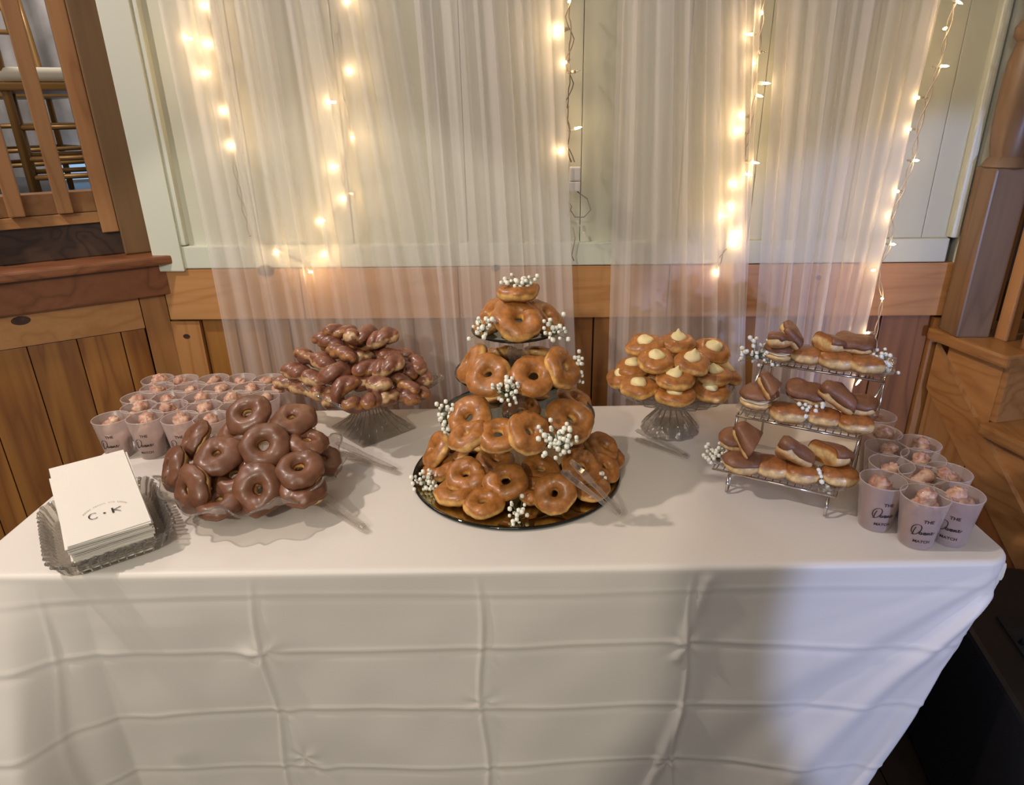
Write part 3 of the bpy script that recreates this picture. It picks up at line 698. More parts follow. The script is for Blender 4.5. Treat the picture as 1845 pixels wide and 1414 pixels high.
def icing_mesh(name, mat, seed, Rm=0.0270, ra=0.0208, rb=0.0165, nu=56, nv=14, low=-0.15, bias=0.0):
    def edge(a, side):
        w_ = 0.22*fr((math.cos(a)*1.6+seed, math.sin(a)*1.6, side*7))+0.10*fr((math.cos(a)*5+seed, math.sin(a)*5, 3))
        return (w_*1.2+bias*math.cos(a)) if side == 0 else -w_*0.4
    V = torus_pts(Rm, ra, rb, nu, nv, seed, f0=low, f1=PI-0.35, grow=0.0014, edge=edge)
    V2 = torus_pts(Rm, ra, rb, nu, nv, seed, f0=low+0.04, f1=PI-0.39, grow=-0.001, edge=edge)
    sq = 1+0.05*math.sin(seed*2.3)
    A = [(v.x*sq, v.y/sq, v.z) for v in V]; B = [(v.x*sq, v.y/sq, v.z) for v in V2]; o = len(A)
    F = []
    for i in range(nu):
        i2 = (i+1) % nu
        for j in range(nv-1):
            F.append((i*nv+j, i2*nv+j, i2*nv+j+1, i*nv+j+1)); F.append((o+i*nv+j, o+i*nv+j+1, o+i2*nv+j+1, o+i2*nv+j))
        F.append((i*nv, o+i*nv, o+i2*nv, i2*nv)); F.append((i*nv+nv-1, i2*nv+nv-1, o+i2*nv+nv-1, o+i*nv+nv-1))
    mb = MB(); mb.v = A+B; mb.f = F
    return mb.mesh(name, mat, True)
DM = [donut_mesh('donut_dough', M['dough'], s_) for s_ in range(5)]
DC = [donut_mesh('donut_dough', M['dough_pale'], s_+10) for s_ in range(3)]
IM = [icing_mesh('donut_icing', M['choc'], s_+10) for s_ in range(3)]
DS = [donut_mesh('donut_dough', M['dough'], s_+20, Rm=0.0245, ra=0.0205, rb=0.0155) for s_ in range(4)]

def nq(el, az, spin):
    el, az = R(el), R(az)
    n_ = Vector((math.cos(el)*math.sin(az), -math.cos(el)*math.cos(az), math.sin(el)))
    return n_.to_track_quat('Z', 'Y') @ Quaternion((0, 0, 1), spin)
def place(o, loc, q, s_=1.0):
    o.location = loc; o.rotation_mode = 'QUATERNION'; o.rotation_quaternion = q; o.scale = (s_, s_, s_)
cnt = {}
def ring(px, py, z, el, az, label, group, sc=1.0, Y=None):
    k = cnt['r'] = cnt.get('r', 0)+1
    p = aty(px, py, Y) if Y else at(px, py, z)
    o = link('glazed_donut', DM[k % 5]); place(o, p, nq(el, az, k*1.7), sc*0.935); tag(o, label, 'donut', group); return o
def clone(o, parent=None):
    c = o.copy(); COL.objects.link(c); c.parent = parent
    for ch in list(o.children): clone(ch, c)
    return c

# ------------------------------------------------------------------ centre tower
AX = Vector((-0.055, 1.30))
tw = thing('dessert_tower', 'four tier glass stand on a round mirror base in the middle of the table', 'cake stand', (AX.x, AX.y, CZ))
def plate(z, r, lip=0.006):
    zz = z-CZ
    pl = MB().lathe([(0.0, zz-0.004), (r*0.6, zz-0.004), (r-0.012, zz-0.002), (r-0.002, zz+lip-0.002), (r-0.002, zz+lip), (r-0.014, zz+0.001), (r*0.6, zz), (0.0, zz)], 72).build('plate', M['smoke'], tw, True, 50)
    MB().tube([((r-0.001)*Vector((math.cos(a), math.sin(a), 0))+Vector((0, 0, zz+lip-0.001))) for a in [2*PI*i/72 for i in range(72)]], 0.0024, 8, closed=True).build('rim', M['smoke_rim'], pl, True)
BC = Vector((-0.005, 0.02, 0))
bs = MB().lathe([(0, 0.0), (0.222, 0.0), (0.226, 0.003), (0.224, 0.007), (0.0, 0.007)], 96, (BC.x, BC.y, 0)).build('mirror_base', M['mirror'], tw, True, 40)
MB().tube([Vector((0.2265*math.cos(2*PI*i/96), 0.2265*math.sin(2*PI*i/96), 0.0045))+BC for i in range(96)], 0.0036, 8, closed=True).build('rim', M['smoke_rim'], bs, True)
Z2, Z3, Z4 = 0.893, 0.990, 1.080
plate(Z2, 0.163); plate(Z3, 0.126); plate(Z4, 0.088)
for a, b, r_ in ((0.008, Z2-CZ-0.005, 0.022), (Z2-CZ+0.001, Z3-CZ-0.005, 0.02), (Z3-CZ+0.001, Z4-CZ-0.005, 0.019)):
    h_ = b-a
    MB().lathe([(0, a), (r_*1.5, a), (r_*1.5, a+0.004), (r_, a+0.012), (r_*0.8, a+h_*0.35), (r_*1.15, a+h_*0.5), (r_*0.8, a+h_*0.65), (r_, b-0.012), (r_*1.5, b-0.004), (r_*1.5, b), (0, b)], 12).build('column', M['glass'], tw, False)
g = 'glazed donuts on the top tier'
ring(934, 577, 1.117, 58, 4, 'glazed ring donut facing front on the top tier of the tower', g, 1.07)
ring(887, 572, 1.113, 48, -62, 'glazed ring donut leaning left on the top tier of the tower', g, 1.0, Y=1.30)
ring(982, 572, 1.113, 48, 62, 'glazed ring donut leaning right on the top tier of the tower', g, 1.0, Y=1.30)
ring(936, 552, 1.113, 40, 180, 'glazed ring donut at the back of the top tier of the tower', g, 0.95, Y=1.345)
ring(933, 524, 1.165, 86, 20, 'glazed ring donut lying flat at the very top of the tower', g, 0.93, Y=1.285)
g = 'glazed donuts on the second tier from the top'
ring(880, 676, 1.028, 42, -14, 'glazed ring donut facing front, left of centre on the second tier down', g, 0.98)
ring(961, 677, 1.026, 48, 8, 'glazed ring donut facing front, right of centre on the second tier down', g, 1.0)
ring(851, 655, 1.03, 32, -78, 'pale sided glazed donut on edge at the left of the second tier down', g, 0.98)
ring(1012, 664, 1.03, 34, 62, 'glazed ring donut turned to the right on the second tier down', g, 1.0)
ring(905, 640, 1.03, 60, 190, 'glazed donut behind the posts on the second tier down, left one', g, 0.9, Y=1.36)
ring(975, 640, 1.03, 60, 170, 'glazed donut behind the posts on the second tier down, right one', g, 0.9, Y=1.36)
g = 'glazed donuts on the third tier from the top'
ring(897, 784, 0.928, 60, -4, 'glazed ring donut facing front with small hole on the third tier down', g, 0.93)
ring(952, 779, 0.938, 42, 38, 'glazed ring donut leaning right beside the front one on the third tier down', g, 0.98)
ring(843, 786, 0.922, 66, -70, 'glazed donut lying low at the left edge of the third tier down', g, 0.9)
ring(848, 752, 0.940, 50, -30, 'upper glazed donut leaning at the left of the third tier down', g, 1.02)
ring(1026, 757, 0.934, 52, 28, 'large glazed donut at the right of the third tier down', g, 1.08)
ring(940, 742, 0.932, 60, 5, 'glazed donut behind the front pair on the third tier down', g, 0.95, Y=1.32)
ring(1035, 722, 0.95, 58, 60, 'glazed donut at the back right of the third tier down', g, 0.95, Y=1.36)
ring(885, 722, 0.93, 55, 200, 'glazed donut at the back left of the third tier down', g, 0.92, Y=1.40)
ring(975, 722, 0.93, 55, 170, 'glazed donut at the back middle of the third tier down', g, 0.92, Y=1.42)
g = 'glazed donuts on the mirror base'
BZ = CZ+0.007
ring(787, 811, BZ+0.052, 32, -72, 'glazed donut standing on edge at the far left of the mirror base', g, 0.95)
ring(816, 822, BZ+0.030, 66, -100, 'glazed donut behind the edge one at the left of the mirror base', g, 0.92)
ring(793, 842, BZ+0.022, 68, -50, 'glazed donut lying tilted at the left rim of the mirror base', g, 0.92)
ring(840, 857, BZ+0.040, 64, -14, 'big glazed donut propped facing up, left of centre on the mirror base', g, 0.98)
ring(818, 886, BZ+0.017, 84, -40, 'flat glazed donut under the propped one at front left of the mirror base', g, 0.95)
ring(872, 907, BZ+0.016, 80, 10, 'flat glazed donut with pale side at the front of the mirror base', g, 0.93)
ring(911, 868, BZ+0.042, 54, -10, 'glazed donut with curled hole in the middle of the mirror base', g, 0.98)
ring(999, 889, BZ+0.040, 42, -4, 'round glazed donut facing front at the right front of the mirror base', g, 0.96)
ring(962, 884, BZ+0.018, 74, 30, 'glazed donut half hidden between the two front facing ones', g, 0.9)
ring(975, 846, BZ+0.030, 70, 0, 'glazed donut behind the middle of the mirror base, right of the post', g, 0.95)
ring(892, 832, BZ+0.022, 80, 0, 'glazed donut behind the middle of the mirror base, left of the post', g, 0.95)
ring(1048, 842, BZ+0.050, 58, 25, 'glazed donut under the tongs head on the mirror base', g, 0.95)
ring(1088, 842, BZ+0.030, 50, 50, 'small glazed donut at the right rim of the mirror base', g, 0.88)
ring(1084, 806, BZ+0.050, 60, 60, 'upper glazed donut stacked at the back right of the mirror base', g, 0.92)
ring(1092, 822, BZ+0.022, 70, 60, 'lower glazed donut stacked at the back right of the mirror base', g, 0.92)
ring(1062, 878, BZ+0.018, 82, 20, 'flat glazed donut beneath the tongs handle on the mirror base', g, 0.93)
ring(1040, 800, BZ+0.030, 70, 90, 'glazed donut in the shade under the tier at the back right', g, 0.9)
ring(860, 800, BZ+0.020, 80, 180, 'glazed donut in the shade under the tier at the back left', g, 0.9)

# ------------------------------------------------------------------ chocolate ring donuts in a ruffled bowl
BW = Vector((-0.600, 1.215, CZ))
def ruffle_bowl():
    nu, n = 180, 22; V = []
    prof = []
    for k in range(n):
        t = k/(n-1); prof.append((0.045+0.137*t**0.85, 0.022+0.050*t**1.9))
    for side in (0, 1):
        for k, (r_, z_) in enumerate(prof):
            t = k/(n-1)
            for i in range(nu):
                a = 2*PI*i/nu; w_ = math.sin(a*11); e = max(0, t-0.55)/0.45
                rr_ = r_+e*0.006*math.sin(a*22)+e*0.004*w_
                zz = z_+e*e*0.013*w_+(0.0 if side == 0 else 0.0035)
                flute = 0.0012*math.sin(a*44)*min(1, t*3)
                V.append((rr_*math.cos(a), rr_*math.sin(a), zz+flute))
    F = []; o = n*nu
    for k in range(n-1):
        for i in range(nu):
            i2 = (i+1) % nu
            F.append((k*nu+i, k*nu+i2, (k+1)*nu+i2, (k+1)*nu+i)); F.append((o+k*nu+i, o+(k+1)*nu+i, o+(k+1)*nu+i2, o+k*nu+i2))
    for i in range(nu):
        i2 = (i+1) % nu; k = (n-1)*nu
        F.append((k+i, k+i2, o+k+i2, o+k+i))
    F.append(tuple(range(nu))); F.append(tuple(o+i for i in reversed(range(nu))))
    mb = MB(); mb.v = V; mb.f = F; return mb
bo = thing('ruffled_bowl', 'ruffled clear glass bowl holding the chocolate ring donuts', 'bowl', BW)
rb = ruffle_bowl().build('bowl', M['glass'], bo, True)
MB().tube([(v[0], v[1], v[2]+0.001) for v in [(
    (0.182+0.006*math.sin(a*22)+0.004*math.sin(a*11))*math.cos(a), (0.182+0.006*math.sin(a*22)+0.004*math.sin(a*11))*math.sin(a), 0.0735+0.013*math.sin(a*11)) for a in [2*PI*i/220 for i in range(220)]]], 0.0022, 6, closed=True).build('rim', M['glass_cut'], rb, True)
MB().lathe([(0, 0), (0.062, 0), (0.064, 0.004), (0.048, 0.012), (0.044, 0.024), (0, 0.024)], 24).build('foot', M['glass_cut'], bo, False)
def choc(px, py, z, el, az, label, sc=1.0):
    k = cnt['c'] = cnt.get('c', 0)+1
    t = thing('chocolate_donut', label, 'donut', at(px, py, z), 'chocolate iced ring donuts in the bowl', nq(el, az, k*2.1)); t.scale = (sc, sc, sc)
    link('dough', DC[k % 3], t); link('icing', IM[k % 3], t); return t
choc(448, 748, 0.905, 58, -6, 'chocolate ring donut at the top left of the pile, hole facing up')
choc(528, 757, 0.893, 74, 8, 'chocolate ring donut lying level at the top right of the pile', 1.0)
choc(552, 797, 0.862, 80, 60, 'chocolate ring donut directly beneath the level top right one', 0.95)
choc(478, 805, 0.872, 46, 14, 'glossy chocolate ring donut in the middle of the pile, facing front', 1.03)
choc(394, 822, 0.860, 66, 8, 'chocolate ring donut left of the glossy middle one', 1.0)
choc(350, 795, 0.852, 42, -60, 'chocolate ring donut with rippled icing at the back left', 0.95)
choc(316, 845, 0.822, 24, -52, 'chocolate ring donut standing at the far left of the bowl', 0.98)
choc(346, 882, 0.815, 16, -34, 'chocolate ring donut standing at the front left, its hole towards us', 1.02)
choc(466, 881, 0.812, 34, 4, 'large chocolate ring donut facing front at the lower middle', 1.08)
choc(541, 846, 0.838, 70, 20, 'chocolate ring donut lying flat in the right hand stack', 0.98)
choc(580, 828, 0.826, 52, 72, 'chocolate ring donut on the right rim of the bowl', 0.92)
choc(546, 880, 0.806, 74, 20, 'bottom chocolate ring donut of the right hand stack', 1.0)
choc(424, 858, 0.822, 64, -10, 'chocolate ring donut half hidden behind the lower middle one')
choc(398, 905, 0.792, 76, -10, 'chocolate ring donut lowest at the front of the bowl', 0.95)
choc(432, 782, 0.868, 70, -20, 'chocolate ring donut under the top left one')
choc(376, 850, 0.805, 60, -40, 'chocolate ring donut buried between the two left ones', 0.95)
choc(505, 830, 0.815, 70, 0, 'chocolate ring donut buried beneath the glossy middle one', 0.95)
choc(480, 775, 0.835, 80, 180, 'chocolate ring donut buried at the back of the pile', 0.95)

# ------------------------------------------------------------------ cinnamon twists on a square pedestal dish
PS = Vector((-0.435, 1.545, CZ))
ps = thing('square_pedestal', 'square pressed glass pedestal dish turned corner to front under the cinnamon twists', 'cake stand', PS)
def sq_ring(h, z, n=12, ruf=0.0, rot=PI/4, rnd=0.25):
    """points of a softly rounded square, half side h"""
    P = []
    for i in range(4*n):
        a = 2*PI*i/(4*n); c, s_ = math.cos(a), math.sin(a)
        k = 1/max(abs(c), abs(s_)); k = lerp(k, 1.0, rnd)
        r_ = h*k+ruf*math.sin(a*24)
        P.append(Vector((r_*math.cos(a+rot), r_*math.sin(a+rot), z+ruf*0.6*math.sin(a*24))))
    return P
def loft(rings_, cap=True):
    n = len(rings_[0]); mb = MB(); mb.v = [tuple(p) for r_ in rings_ for p in r_]
    for k in range(len(rings_)-1):
        for i in range(n): mb.f.append((k*n+i, k*n+(i+1) % n, (k+1)*n+(i+1) % n, (k+1)*n+i))
    if cap: mb.f.append(tuple(range(n))); mb.f.append(tuple((len(rings_)-1)*n+i for i in reversed(range(n))))
    return mb
loft([sq_ring(0.030, 0.088, 30), sq_ring(0.080, 0.094, 30), sq_ring(0.118, 0.110, 30, 0.001), sq_ring(0.138, 0.127, 30, 0.0025), sq_ring(0.146, 0.138, 30, 0.004),
      sq_ring(0.143, 0.141, 30, 0.004), sq_ring(0.134, 0.131, 30, 0.0025), sq_ring(0.115, 0.114, 30, 0.001), sq_ring(0.080, 0.099, 30), sq_ring(0.030, 0.094, 30)]).build('dish', M['glass_cut'], ps, True, 35)
loft([sq_ring(0.080, 0.0, 12, 0, PI/4, 0.1), sq_ring(0.079, 0.005, 12, 0, PI/4, 0.1), sq_ring(0.050, 0.030, 12, 0.001), sq_ring(0.032, 0.055, 12, 0.001), sq_ring(0.026, 0.075, 12), sq_ring(0.036, 0.090, 12)]).build('foot', M['glass_cut'], ps, False)
def twist_mesh(name, mat, seed, L=0.047, r0=0.0225, bend=0.0, turns=1.0):
    rnd = random.Random(seed); nu, nv = 46, 26; V = []
    for i in range(nu):
        t = -1+2*i/(nu-1); e = max(0.0, 1-abs(t)**3.2)**0.5
        cx_ = t*L; cz = bend*(1-t*t)*0.9
        for j in range(nv):
            a = 2*PI*j/nv
            strand = abs(math.sin((a+t*turns*PI+seed)*1.0))**0.55     # two ropes twisted together
            r_ = r0*e*(0.70+0.34*strand)+0.0005
            p = Vector((cx_, r_*math.cos(a), cz+r_*math.sin(a)*0.92))
            p += Vector((0, math.cos(a), math.sin(a)))*(0.0016*fr((p.x*60+seed, p.y*60, p.z*60))+0.0025*fr((p.x*22+seed, p.y*22, p.z*22)))
            V.append(tuple(p))
    F = [(i*nv+j, i*nv+(j+1) % nv, (i+1)*nv+(j+1) % nv, (i+1)*nv+j) for i in range(nu-1) for j in range(nv)]
    F.append(tuple(range(nv))); F.append(tuple((nu-1)*nv+j for j in reversed(range(nv))))
    mb = MB(); mb.v = V; mb.f = F; return mb.mesh(name, mat, True)
TW = [twist_mesh('twist', M['twist'], 1), twist_mesh('twist', M['twist_pale'], 2, 0.046, 0.024, 0.006), twist_mesh('twist', M['twist'], 3, 0.045, 0.0225, 0.018, 0.5),
      twist_mesh('twist', M['twist_pale'], 4, 0.034, 0.0235, 0.0, 0.5), twist_mesh('twist', M['twist'], 5, 0.047, 0.0215, 0.004, 1.4)]
def twist(px, py, dz, ang, pitch, k, label, Y=None, sc=0.92):
    p = aty(px, py, Y)
    o = link('cinnamon_twist', TW[k]); o.location = p; o.rotation_euler = (R(random.uniform(-40, 40)), R(pitch), R(ang)); o.scale = (sc, sc, sc)
    tag(o, label, 'pastry', 'cinnamon twists piled on the square dish'); return o
tl = [ # px, py, Y, ang, pitch, kind, words
 (613, 597, 1.57, 10, 5, 0, 'top row of the pile, first from the left, lying long'), (637, 608, 1.52, 80, 30, 3, 'top row of the pile, round end towards us'),
 (662, 610, 1.54, 60, 10, 2, 'top row of the pile, third from the left'), (690, 611, 1.53, 30, -12, 1, 'top row of the pile, at the right'), (590, 616, 1.56, -20, 10, 4, 'top row of the pile, leaning at the left end'),
 (556, 644, 1.54, -25, 12, 0, 'second row, at the left end'), (583, 656, 1.50, -30, 18, 1, 'second row, showing pale crumb, left of centre'), (615, 638, 1.49, -25, 8, 4, 'second row, biggest glazed one left of centre'),
 (655, 645, 1.52, 60, 20, 3, 'second row, small one in the middle'), (666, 662, 1.47, 25, -8, 0, 'second row, glossy one right of centre'), (704, 642, 1.52, 0, 5, 3, 'second row, pale one at upper right'),
 (700, 662, 1.47, 28, -20, 1, 'second row, showing pale broken side at right'), (729, 663, 1.53, -40, 20, 4, 'second row, dark one towards the right'), (752, 657, 1.54, -60, 20, 3, 'second row, at the right end'),
 (535, 672, 1.53, -10, 10, 1, 'third row, at the left end'), (566, 682, 1.49, -15, 15, 3, 'third row, second from the left'), (604, 676, 1.45, 30, -10, 2, 'third row, golden arched one left of centre'),
 (683, 692, 1.43, 5, 0, 3, 'third row, plump oval one right of centre'), (655, 688, 1.46, 40, 0, 3, 'third row, half hidden in the middle'), (730, 692, 1.47, -35, 15, 0, 'third row, dark red one at the right'), (765, 682, 1.53, -70, 10, 3, 'third row, at the right end'),
 (520, 694, 1.55, -10, 5, 1, 'bottom row, at the left corner of the dish'), (548, 702, 1.52, -15, 5, 1, 'bottom row, second from the left'), (580, 708, 1.47, 50, 12, 3, 'bottom row, golden one third from the left'),
 (624, 704, 1.42, 35, -32, 2, 'bottom row, big golden arch near the front'), (645, 728, 1.385, 55, 15, 0, 'bottom row, red one at the front corner'), (672, 722, 1.40, 75, 10, 4, 'bottom row, dark twisted one right of the front corner'),
 (700, 716, 1.43, 60, 10, 3, 'bottom row, right of the twisted one'), (728, 715, 1.45, -25, 5, 4, 'bottom row, long dark one towards the right'), (757, 702, 1.50, -60, 5, 0, 'bottom row, near the right corner'),
 (608, 622, 1.60, 15, 0, 0, 'back of the pile, upper left'), (720, 640, 1.60, -15, 0, 0, 'back of the pile, upper right'), (600, 722, 1.44, 70, 15, 3, 'bottom row, under the golden arch')]
for (px, py, Y, a, pt, k, wds) in tl: twist(px, py, 0, a, pt, k, 'cinnamon twist pastry, '+wds, Y)
# bulk of the pile inside, each still a pastry
for (x_, y_, z_, a, k, wds) in ((-0.50, 1.56, 0.88, 20, 0, 'left'), (-0.43, 1.57, 0.885, 100, 1, 'middle'), (-0.36, 1.56, 0.88, -30, 0, 'right'), (-0.46, 1.545, 0.93, 60, 4, 'left of the core'), (-0.40, 1.56, 0.93, -30, 1, 'right of the core'), (-0.43, 1.56, 0.968, 10, 0, 'top of the core')):
    o = link('cinnamon_twist', TW[k]); o.location = (x_, y_, z_); o.rotation_euler = (0.3, 0, R(a)); tag(o, 'cinnamon twist pastry buried inside the pile, '+wds, 'pastry', 'cinnamon twists piled on the square dish')

# ------------------------------------------------------------------ cream donuts on a round pedestal
CP = Vector((0.318, 1.545, CZ))
cp = thing('round_pedestal', 'round pressed glass pedestal under the cream topped donuts', 'cake stand', CP)
def fluted(prof, n=96, fl=16, am=0.03):
    mb = MB(); k = len(prof)
    for (r_, z_, f_) in prof:
        for i in range(n):
            a = 2*PI*i/n; rr_ = r_*(1+f_*am*(abs(math.cos(a*fl/2))-0.5)); mb.v.append((rr_*math.cos(a), rr_*math.sin(a), z_))
    for q_ in range(k-1):
        for i in range(n): mb.f.append((q_*n+i, q_*n+(i+1) % n, (q_+1)*n+(i+1) % n, (q_+1)*n+i))
    mb.f.append(tuple(range(n))); mb.f.append(tuple((k-1)*n+i for i in reversed(range(n))))
    return mb
fluted([(0.02, 0.083, 0), (0.05, 0.084, .3), (0.10, 0.094, 1), (0.132, 0.108, 1), (0.144, 0.128, 1), (0.1405, 0.129, 1), (0.128, 0.113, 1), (0.097, 0.099, 1), (0.02, 0.094, 0)]).build('dish', M['glass_cut'], cp, True, 35)
MB().tube([Vector((0.1425*math.cos(2*PI*i/64), 0.1425*math.sin(2*PI*i/64), 0.1285)) for i in range(64)], 0.0025, 6, closed=True).build('rim', M['glass'], cp, True)
fluted([(0.070, 0.0, 1), (0.071, 0.006, 1), (0.062, 0.018, 2), (0.048, 0.034, 2), (0.034, 0.050, 1), (0.026, 0.064, 1), (0.040, 0.080, 1), (0.045, 0.084, 0)], 64, 14, 0.06).build('foot', M['glass_cut'], cp, False)
for i in range(14):
    a = 2*PI*i/14
    MB().tube([Vector((r_*math.cos(a), r_*math.sin(a), z_)) for r_, z_ in ((0.0705, 0.005), (0.063, 0.0185), (0.049, 0.035), (0.035, 0.051), (0.027, 0.064), (0.040, 0.080))], 0.0016, 6).build('rib', M['glass_rib'], cp, True)
for i in range(28):
    a = 2*PI*i/28
    MB().tube([Vector((r_*math.cos(a), r_*math.sin(a), z_)) for r_, z_ in ((0.05, 0.083), (0.10, 0.093), (0.132, 0.107), (0.1445, 0.127))], 0.0012, 5).build('rib', M['glass_rib'], cp, True)
for i in range(24):
    a = 2*PI*(i+0.5)/24; c, s_ = math.cos(a), math.sin(a); k_ = lerp(1/max(abs(c), abs(s_)), 1.0, 0.25)
    MB().tube([Vector((r_*k_*math.cos(a+PI/4), r_*k_*math.sin(a+PI/4), z_)) for r_, z_ in ((0.080, 0.0055), (0.0505, 0.030), (0.0325, 0.055), (0.0265, 0.075), (0.036, 0.089))], 0.0014, 5).build('rib', M['glass_rib'], ps, True)
for i in range(48):
    a = 2*PI*(i+0.5)/48; c, s_ = math.cos(a), math.sin(a); k_ = lerp(1/max(abs(c), abs(s_)), 1.0, 0.25)
    MB().tube([Vector((r_*k_*math.cos(a+PI/4), r_*k_*math.sin(a+PI/4), z_)) for r_, z_ in ((0.040, 0.0885), (0.080, 0.093), (0.118, 0.109), (0.138, 0.126), (0.147, 0.139))], 0.0012, 5).build('rib', M['glass_rib'], ps, True)
def dollop_mesh(seed):
    nu = 28; V = []; prof = [(0.0, 0.009), (0.0175, 0.010), (0.0200, 0.014), (0.0192, 0.0185), (0.0160, 0.0225), (0.0118, 0.0250), (0.0075, 0.0270), (0.0036, 0.0290+0.0015*(seed % 3)), (0.0010, 0.0300+0.003*(seed % 3))]
    mb = MB()
    for (r_, z_) in prof:
        for i in range(nu):
            a = 2*PI*i/nu; w_ = 1+0.07*math.sin(a*3+seed+z_*300)+0.05*fr((a, z_*90, seed))
            lean = max(0, z_-0.018)*0.5
            mb.v.append((r_*w_*math.cos(a)+lean*math.cos(seed*2), r_*w_*math.sin(a)+lean*math.sin(seed*2), z_))
    for k in range(len(prof)-1):
        for i in range(nu): mb.f.append((k*nu+i, k*nu+(i+1) % nu, (k+1)*nu+(i+1) % nu, (k+1)*nu+i))
    mb.f.append(tuple((len(prof)-1)*nu+i for i in range(nu)))
    return mb.mesh('cream', M['cream'], True)
CM = [dollop_mesh(s_) for s_ in range(3)]
def creamd(px, py, Y, el, az, label, sc=0.95, crm=True):
    k = cnt['k'] = cnt.get('k', 0)+1
    t = thing('cream_donut', label, 'donut', aty(px, py, Y), 'cream topped ring donuts on the round pedestal', nq(el, az, k*1.9)); t.scale = (sc, sc, sc)
    link('dough', DS[k % 4], t); link('cream', CM[k % 3], t); return t
for a in [
 (1163, 622, 1.52, 72, -30, 'cream topped donut at the top left of the stack'), (1221, 618, 1.53, 82, 5, 'cream topped donut at the very top of the stack'), (1283, 632, 1.52, 66, 20, 'cream topped donut at the top right of the stack'),
 (1182, 649, 1.47, 72, -5, 'cream topped donut in the second layer, left, glossy'), (1246, 653, 1.46, 76, 0, 'cream topped donut in the second layer with a peaked dollop'),
 (1141, 662, 1.54, 76, -40, 'cream topped donut at the left in the third layer, dollop half hidden'), (1287, 676, 1.47, 84, 20, 'cream topped donut at the right in the third layer with tall dollop'), (1214, 684, 1.43, 84, 0, 'cream topped donut in the middle of the third layer'),
 (1151, 698, 1.46, 80, -20, 'cream topped donut at the bottom left with a pointed dollop'), (1216, 713, 1.41, 82, 0, 'cream topped donut at the bottom front with a flat dollop'), (1279, 705, 1.44, 82, 15, 'cream topped donut at the bottom right with a ragged dollop'),
 (1124, 680, 1.53, 70, -60, 'cream topped donut on the far left rim of the pedestal'), (1305, 672, 1.55, 70, 80, 'cream topped donut on the far right rim of the pedestal'),
 (1215, 652, 1.56, 85, 0, 'cream topped donut hidden in the middle of the stack'), (1250, 672, 1.58, 85, 90, 'cream topped donut at the back of the stack, right'), (1175, 672, 1.58, 85, -90, 'cream topped donut at the back of the stack, left')]:
    creamd(*a)

# ------------------------------------------------------------------ three tier wire rack with filled donuts
RA = R(-27.9); RX = Vector((math.cos(RA), math.sin(RA), 0)); RY = Vector((-math.sin(RA), math.cos(RA), 0))
RO = Vector((0.470, 1.200, CZ))       # middle of the front feet
rk = thing('wire_rack', 'stepped three tier chrome wire rack at the right of the table', 'rack', RO)
rk.rotation_euler = (0, 0, RA)
SH = [(-0.010, 0.0, 0.045), (0.008, 0.088, 0.135), (0.030, 0.200, 0.222)]      # x, y, z of each shelf's front middle (local)
HL, DP = 0.119, 0.115
for (sx, sy, sz) in SH:
    shf = MB().tube([(sx-HL, sy, sz), (sx+HL, sy, sz), (sx+HL, sy+DP, sz), (sx-HL, sy+DP, sz)], 0.0028, 8, closed=True).build('shelf_frame', M['chrome'], rk, True)
    for i in range(17):
        x_ = sx-HL+2*HL*(i+0.5)/17; MB().tube([(x_, sy, sz), (x_, sy+DP, sz)], 0.0013, 5).build('wire', M['chrome'], shf, True)
for s_ in (-1, 1):
    x0 = s_*(HL-0.024)
    pts = [(x0, 0.004, 0.043), (x0, -0.010, 0.022), (x0, -0.008, 0.004), (x0, 0.004, 0.003), (x0, 0.014, 0.018), (x0, 0.010, 0.043)]
    MB().tube(pts, 0.0028, 8).build('foot_loop', M['chrome'], rk, True)
    MB().tube([(s_*HL, DP, 0.003), (s_*HL, DP, 0.045), (SH[1][0]+s_*HL, 0.105, 0.135)], 0.0028, 8).build('upright', M['chrome'], rk, True)
    MB().tube([(SH[1][0]+s_*HL, SH[1][1]+DP, 0.003), (SH[1][0]+s_*HL, SH[1][1]+DP, 0.135), (SH[2][0]+s_*HL, 0.215, 0.222)], 0.0028, 8).build('upright', M['chrome'], rk, True)
    MB().tube([(SH[2][0]+s_*HL, SH[2][1]+DP, 0.003), (SH[2][0]+s_*HL, SH[2][1]+DP, 0.222)], 0.0028, 8).build('upright', M['chrome'], rk, True)
def rloc(x_, y_, z_): return RO+RX*x_+RY*y_+Vector((0, 0, z_))
names = ['bottom', 'middle', 'top']
for k, (sx, sy, sz) in enumerate(SH):
    pl = thing('glass_tray', 'rectangular cut glass tray on the %s shelf of the wire rack' % names[k], 'tray', rloc(sx+0.005, sy+DP/2, sz+0.004), 'glass trays on the wire rack'); pl.rotation_euler = (0, 0, RA)
    a, b = HL+0.006, DP/2+0.004
    def rr4(ax, ay, z_, n=9, rc=0.014):
        P = []
        for cx_, cy_, a0 in ((ax-rc, -ay+rc, -PI/2), (ax-rc, ay-rc, 0), (-ax+rc, ay-rc, PI/2), (-ax+rc, -ay+rc, PI)):
            for i in range(n): P.append(Vector((cx_+rc*math.cos(a0+PI/2*i/(n-1)), cy_+rc*math.sin(a0+PI/2*i/(n-1)), z_)))
        return P
    loft([rr4(a-0.02, b-0.015, 0), rr4(a-0.012, b-0.01, 0.0), rr4(a, b, 0.012), rr4(a+0.004, b+0.004, 0.014), rr4(a-0.002, b-0.002, 0.0155), rr4(a-0.014, b-0.012, 0.004), rr4(a-0.02, b-0.015, 0.004)]).build('tray_body', M['glass_cut'], pl, True, 35)

